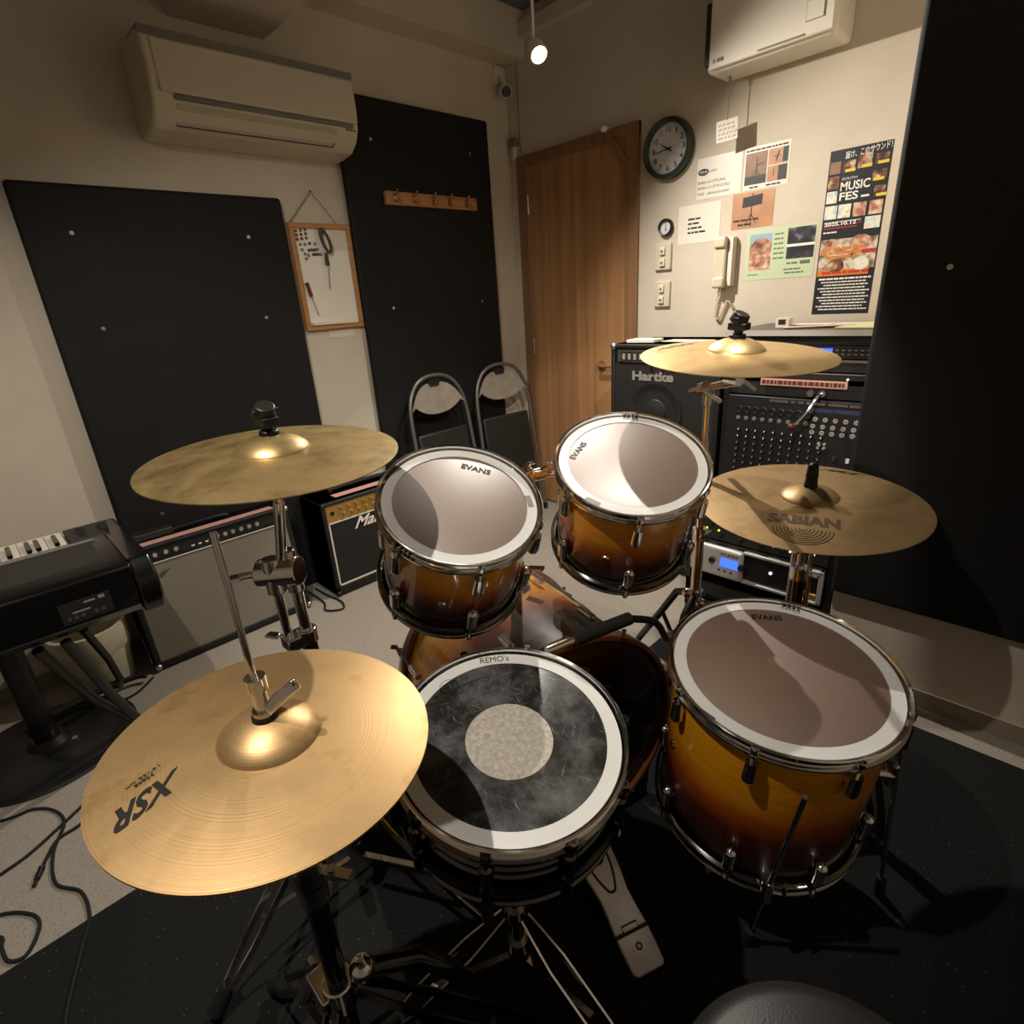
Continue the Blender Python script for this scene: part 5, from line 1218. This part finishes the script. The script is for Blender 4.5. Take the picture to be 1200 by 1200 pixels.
m = MB(); pdv = V((.90, -.42, 0)).normalized(); p0 = V((hx, hy, .10)) + pdv * .06; p1 = V((hx, hy, .015)) + pdv * .32; m.strip([p0, p0 * .5 + p1 * .5, p1], .075, .008); m.build('footboard', m_foot, hs, True, bevel=.002)
m = MB(); m.cyl((hx, hy, .02), (hx, hy, .12), .012, seg=14); m.strip([(hx, hy, .02), (hx + .26, hy - .12, .008)], .03, .005); m.build('pedal_frame', m_dchrome, hs, True)
# left crash boom stand
cs = thing('cymbal_stand', 'chrome boom stand under the left crash cymbal', 'cymbal stand', (-.95, .34, 0), group='boom cymbal stands')
def topper(t, M, zt_, kind):
    """what holds a cymbal on its rod: felt and cap, in the cymbal's frame"""
    m = MB(); m.M = M; m.cyl((0, 0, zt_ - .06), (0, 0, zt_ + .03), .0045, seg=10); m.build('cymbal_rod', m_chrome, t, True)
    m = MB(); m.M = M
    if kind == 'clamp':
        m.cyl((0, 0, zt_), (0, 0, zt_ + .012), .017, .015, 18); m.cyl((0, 0, zt_ + .012), (0, 0, zt_ + .022), .009, seg=14); m.box(-.019, .019, -.013, .013, zt_ + .020, zt_ + .034); m.cyl((-.004, 0, zt_ + .034), (.004, 0, zt_ + .052), .019, .016, 18); m.box(-.006, .006, -.021, .021, zt_ + .036, zt_ + .046)
    else:
        m.cyl((0, 0, zt_), (0, 0, zt_ + .03), .0165, .013, 18); m.cyl((0, 0, zt_ + .03), (0, 0, zt_ + .055), .0145, .012, 18); m.ball((0, 0, zt_ + .055), .012, 10)
    m.build('quick_release_cap', m_black, t, True, bevel=.002)
topper(cs, MCL, .034, 'clamp')
r0 = V((-.925, .341, 1.09)); qx, qy = -.962, .320
m = MB(); m.cyl(r0 - V((0, 0, .02)), (-.937, .335, 1.0), .0065, seg=12); m.cyl((-.935, .336, 1.02), (-.955, .325, .90), .0095, seg=14); m.build('boom_arm', m_chrome, cs, True)
m = MB(); m.cyl((-.945, .325, 1.052), (-.91, .348, 1.052), .013, seg=16); m.cyl((-.927, .338, 1.03), (-.927, .338, 1.072), .011, seg=14); m.strip([(-.91, .355, 1.055), (-.898, .372, 1.062)], .018, .008); m.build('tilter', m_chrome, cs, True)
m = MB(); m.cyl((qx - .030, qy - .025, .880), (qx + .030, qy + .025, .886), .027, seg=24); m.cyl((qx, qy - .012, .845), (qx, qy - .012, .915), .017, seg=18); m.cyl((qx + .012, qy + .018, .84), (qx + .010, qy + .016, .925), .015, seg=18); m.build('hinge_clamp', m_chrome, cs, True, bevel=.003)
m = MB(); m.cyl((qx - .030, qy - .025, .880), (qx - .062, qy - .05, .872), .007, seg=10); m.strip([(qx - .055, qy - .045, .874), (qx - .085, qy - .068, .866)], .024, .007); m.build('wing_bolt', m_chrome, cs, True)
m = MB(); m.cyl((qx, qy - .012, .86), (qx - .004, qy - .010, .745), .0085, seg=14); m.build('counter_rod', m_chrome, cs, True)
m = MB(); m.cyl((qx + .012, qy + .018, .87), (qx + .012, qy + .020, .70), .0105, seg=16); m.build('upper_tube', m_chrome, cs, True)
m = MB(); m.cyl((qx + .012, qy + .02, .20), (qx + .012, qy + .02, .735), .0145, seg=18); m.build('lower_tube', m_dchrome, cs, True)
m = MB(); collar(m, (qx + .012, qy + .02, .745), .019, .03); m.box(qx - .018, qx + .02, qy - .022, qy + .025, .725, .752); m.strip([(qx - .02, qy - .02, .748), (qx - .045, qy - .035, .748)], .018, .007); m.build('height_collar', m_chrome, cs, True, bevel=.003)
leg_set(cs, qx + .012, qy + .02, .40, .16, .33, math.radians(268))
# right crash boom stand with black base
c2 = thing('cymbal_stand', 'black legged boom stand under the highest cymbal behind the right rack tom', 'cymbal stand', (-.693, 1.386, 0), group='boom cymbal stands')
topper(c2, MCR, .032, 'clamp')
bx_, by_ = -.693, 1.386
m = MB(); m.cyl((-.528, 1.166, 1.18), (-.531, 1.171, 1.128), .0065, seg=12); m.cyl((-.512, 1.161, 1.132), (-.548, 1.177, 1.132), .012, seg=16); m.strip([(-.517, 1.189, 1.127), (-.497, 1.204, 1.107)], .016, .008); m.build('tilter', m_chrome, c2, True)
m = MB(); m.tube([(-.531, 1.171, 1.127), (-.693, 1.366, 1.075), (-.80, 1.495, 1.04)], .0075, 12); m.build('boom_arm', m_chrome, c2, True)
m = MB(); m.cyl((-.713, 1.391, 1.068), (-.672, 1.341, 1.082), .017, seg=18); m.cyl((bx_, by_, 1.03), (bx_, by_, 1.072), .016, seg=18); m.cyl((-.70, 1.37, 1.075), (-.655, 1.415, 1.075), .007, seg=10); m.strip([(-.66, 1.41, 1.075), (-.635, 1.435, 1.077)], .02, .007); m.cyl((-.69, 1.375, 1.06), (-.635, 1.335, 1.05), .006, seg=10); m.build('boom_clamp', m_chrome, c2, True)
m = MB(); m.cyl((bx_, by_, .62), (bx_, by_, 1.04), .0105, seg=16); m.build('upper_tube', m_chrome, c2, True)
m = MB(); m.cyl((bx_, by_, .30), (bx_, by_, .66), .0145, seg=16); m.build('lower_tube', m_chrome, c2, True)
m = MB(); collar(m, (bx_, by_, .66), .019, .035); wing(m, (bx_ + .02, by_, .66), (0, 1, .2)); m.build('height_collar', m_chrome, c2, True)
m = MB(); collar(m, (bx_, by_, .455), .022, .045); m.ball((bx_ - .02, by_ - .012, .465), .016, 10); m.ball((bx_ + .022, by_ - .008, .445), .015, 10); m.build('leg_collar', m_chrome, c2, True)
for k, a in enumerate((278, 38, 158)):
    a = math.radians(a); d = V((math.cos(a), math.sin(a), 0)); tp = V((bx_, by_, .46)) + d * .025; ft = V((bx_, by_, .028)) + d * .36
    m = MB(); m.tube([tp, tp + d * .06 + V((0, 0, -.03)), tp + d * .14 + V((0, 0, -.15)), ft], .0115, 12); m.tube([tp + d * .13 + V((0, 0, -.135)), V((bx_, by_, .18)) + d * .02], .007, 10); o_ = m.build('leg', m_black, c2, True)
    m = MB(); m.cyl(ft + V((0, 0, .03)) - d * .02, ft + V((0, 0, -.015)), .014, .018, 12); m.build('rubber_foot', m_rubber, o_, True)
m = MB(); m.cyl((bx_, by_, .16), (bx_, by_, .31), .0145, seg=16); m.build('base_tube', m_black, c2, True)
# sliding black arm over the kick
sa = thing('percussion_arm', 'black tubular arm with a chrome tip reaching over the kick drum', 'holder arm', (-.62, 1.0, .63))
m = MB(); m.tube([(-.655, 1.20, .42), (-.61, 1.08, .50), (-.590, .99, .60), (-.606, .912, .640)], .0085, 12, sub=4); m.build('rod', m_black, sa, True)
m = MB(); m.cyl((-.610, .915, .638), (-.648, .765, .642), .0145, seg=18); m.build('sleeve', m_rubber, sa, True)
m = MB(); m.cyl((-.648, .765, .642), (-.664, .70, .643), .0095, seg=16); m.build('tip', m_chrome, sa, True)
# ride stand
rs_ = thing('cymbal_stand', 'straight chrome stand under the low ride cymbal', 'cymbal stand', (-.419, 1.395, 0), group='boom cymbal stands')
topper(rs_, MR, .036, 'sleeve')
m = MB(); m.cyl((-.419, 1.387, .82), (-.419, 1.390, .775), .0065, seg=12); m.cyl((-.44, 1.39, .77), (-.40, 1.39, .77), .015, seg=18); m.strip([(-.395, 1.39, .77), (-.37, 1.395, .78)], .018, .007); m.build('tilter', m_chrome, rs_, True)
m = MB(); m.cyl((-.419, 1.392, .42), (-.419, 1.392, .765), .0095, seg=16); m.build('upper_tube', m_chrome, rs_, True)
m = MB(); m.cyl((-.419, 1.395, .10), (-.419, 1.395, .62), .0145, seg=18); m.build('lower_tube', m_dchrome, rs_, True)
for s_ in (-1, 1):
    m = MB(); m.cyl((-.419 + s_ * .022, 1.40, .44), (-.419 + s_ * .020, 1.40, .70), .006, seg=10); m.build('boom_rod', m_chrome, rs_, True)
m = MB(); collar(m, (-.419, 1.394, .62), .021, .035); wing(m, (-.395, 1.388, .625), (.9, -.3, .1)); m.build('height_collar', m_chrome, rs_, True)
m = MB(); collar(m, (-.419, 1.394, .69), .026, .02); m.build('rod_collar', m_chrome, rs_, True)
leg_set(rs_, -.419, 1.395, .38, .14, .30, 1.0)
# snare stand
ss = thing('snare_stand', 'chrome tripod stand holding the snare drum', 'snare stand', (-.56, .475, 0))
sx_, sy_ = -.572, .478
m = MB(); m.cyl((sx_, sy_, .10), (sx_, sy_, .42), .0145, seg=18); m.build('lower_tube', m_chrome, ss, True)
m = MB(); m.cyl((sx_, sy_, .40), (sx_ + .01, sy_, .50), .011, seg=16); collar(m, (sx_, sy_, .42), .02, .03); m.ball((sx_ + .01, sy_, .505), .022, 10); wing(m, (sx_ + .035, sy_ + .0, .41), (0.2, .5, .9)); m.build('tilter', m_chrome, ss, True)
nS = V((.1706, -.0691, .9829)); cS = V((-.532, .466, .676)) - nS * .148
for k in range(3):
    a = 1.15 + k * 2 * PI / 3; d = (MS.to_3x3() @ V((math.cos(a), math.sin(a), 0)))
    m = MB(); m.tube([V((sx_ + .01, sy_, .505)), cS + d * .06 - nS * .012, cS + d * .188 - nS * .006, cS + d * .199 + nS * .028], .0055, 10); o_ = m.build('basket_arm', m_chrome, ss, True)
    m = MB(); m.tube([cS + d * .180 - nS * .007, cS + d * .199 - nS * .004, cS + d * .201 + nS * .03], .0085, 10); m.build('rubber_grip', m_rubber, o_, True)
leg_set(ss, sx_, sy_, .20, .08, .28, 0, angs=(248, 2, 146))
for z_ in (.20, .105):
    m = MB(); collar(m, (sx_, sy_, z_), .021, .03); m.build('leg_collar', m_chrome, ss, True)
# throne
tr = thing('drum_throne', 'round black vinyl drum stool at the bottom right', 'stool', (0.0, .395, 0))
m = MB(); m.M = Matrix.Translation(V((0.0, .395, 0))); m.lathe([(0, .42), (.16, .42), (.172, .43), (.178, .455), (.174, .485), (.150, .499), (.08, .504), (0, .505)], 72); m.build('seat', m_vinyl, tr, True, angle=60)
m = MB(); m.cyl((0, .395, .12), (0, .395, .42), .015, seg=18); m.cyl((0, .395, .405), (0, .395, .42), .06, seg=24); m.build('post', m_chrome, tr, True)
leg_set(tr, 0.0, .395, .28, .12, .25, .4)

# cables on the floor
zc = .0045
def cable(label, pts, plug=None, r=.0042):
    pts = [(x, y, (.0095 if x > -1.405 else zc)) for x, y in pts]
    t = thing('floor_cable', label, 'cable', (pts[0][0], pts[0][1], 0), group='black cables on the carpet')
    m = MB(); m.tube(pts, r, 8, sub=8); m.build('lead', m_rubber, t, True)
    if plug:
        a, b = V((*pts[-2][:2], zc + .003)), V((*pts[-1][:2], zc + .003)); d = (b - a).normalized()
        m = MB(); m.cyl(b - d * .005, b + d * .03, .008, .0065, 12); m.cyl(b + d * .03, b + d * .05, .0045, seg=10); m.build('plug', m_black, t, True)
cable('long black cable running from the carpet over the mat edge to the bottom left', [(-2.06, -.42), (-1.945, -.276), (-1.921, -.2), (-1.863, -.156), (-1.788, -.145), (-1.693, -.181), (-1.58, -.189), (-1.502, -.147), (-1.408, -.144), (-1.336, -.167), (-1.249, -.199), (-1.182, -.219), (-1.05, -.24)])
cable('black cable crossing from under the near hi-hat to the left edge', [(-1.92, .02), (-1.832, -.087), (-1.788, -.15), (-1.741, -.226), (-1.722, -.289), (-1.69, -.42)])
cable('short black cable ending in a plug on the carpet', [(-1.86, .0), (-1.80, -.06), (-1.75, -.11), (-1.737, -.165), (-1.69, -.195), (-1.655, -.21)], True)
cable('black cable making a small loop near the mat at the left edge', [(-1.64, -.42), (-1.583, -.298), (-1.53, -.246), (-1.485, -.232), (-1.44, -.245), (-1.414, -.268), (-1.432, -.294), (-1.479, -.302), (-1.514, -.303), (-1.56, -.36)])
cable('thin black cable by the wall behind the pedestal base', [(-2.45, -.45), (-2.42, -.25), (-2.36, -.05), (-2.30, .12), (-2.37, .22)])

# ------------------------------------------------------------------- lights
m_bulb = emit('lamp_bulb', '#ffd9a8', 60)
def spotlight(label, p, aim, power, angle, blend=.25, first=[None]):
    p = V(p); d = (V(aim) - p).normalized()
    Z = -d; X = Z.orthogonal().normalized(); Y = Z.cross(X)
    M = Matrix((X, Y, Z)).transposed().to_4x4(); M.translation = p
    t = thing('spotlight', label, 'lamp', M=M, group='ceiling spotlights')
    m = MB(); m.lathe([(.030, .012), (.034, .012), (.030, .05), (.018, .085), (0, .085), (0, .08), (.016, .078), (.026, .045)], 28); m.build('housing', m_white, t)
    m = MB(); m.ball((0, 0, .030), .020, 10); m.build('bulb', m_bulb, t)
    q = p + Z * .085
    m = MB(); m.tube([q, q + V((0, 0, .05)), (q.x, q.y, H)], .006, 8); m.cyl((q.x, q.y, H - .02), (q.x, q.y, H), .035, seg=20); m.build('stem', m_white, t, True)
    L = bpy.data.lights.new('spot', 'SPOT'); L.energy = power; L.spot_size = math.radians(angle); L.spot_blend = blend; L.shadow_soft_size = .012; L.color = (1, .925, .82)
    o = bpy.data.objects.new('spot_light_source', L); COL.objects.link(o); o.matrix_world = M @ Matrix.Translation(V((0, 0, .004)))
    return t
PA = (-1.71, 1.92, 2.158); PB = (-.67, -.13, 2.33); PC = (-.46, 1.10, 2.15)
spotlight('bright lit spotlight hanging in the corner above the door', PA, (-1.71 + .602, 1.92 - .259, 2.158 - .755), 106, 172, .65)
spotlight('ceiling spotlight nearest the hi-hat', PB, (-1.5, .7, .7), 74, 98, .55)
spotlight('ceiling spotlight above the highest cymbal', PC, (-.46 - .5, 1.10 + .35, 2.15 - 1.0), 50, 68, .22)
wd = bpy.data.worlds.new('world'); scn.world = wd; wd.use_nodes = True
wd.node_tree.nodes['Background'].inputs[0].default_value = (1, .85, .7, 1); wd.node_tree.nodes['Background'].inputs[1].default_value = .0

# ------------------------------------------------------------------- camera
cam = bpy.data.cameras.new('camera'); cam.sensor_width = 36; cam.sensor_fit = 'HORIZONTAL'; cam.lens = 653.5 / 1200 * 36; cam.clip_start = .02
co = bpy.data.objects.new('camera', cam); COL.objects.link(co)
r_ = V((.70301462, .70841224, -.06263022)); u_ = V((-.21262973, .29341064, .93204013)); f_ = V((-.67864501, .64192079, -.35690147))
Mc = Matrix((r_, u_, -f_)).transposed().to_4x4(); Mc.translation = (0, 0, 1.32); co.matrix_world = Mc
scn.camera = co
vs_ = scn.view_settings; vs_.view_transform = 'Standard'; vs_.look = 'None'; vs_.exposure = 0.22; vs_.gamma = 1; vs_.use_curve_mapping = False
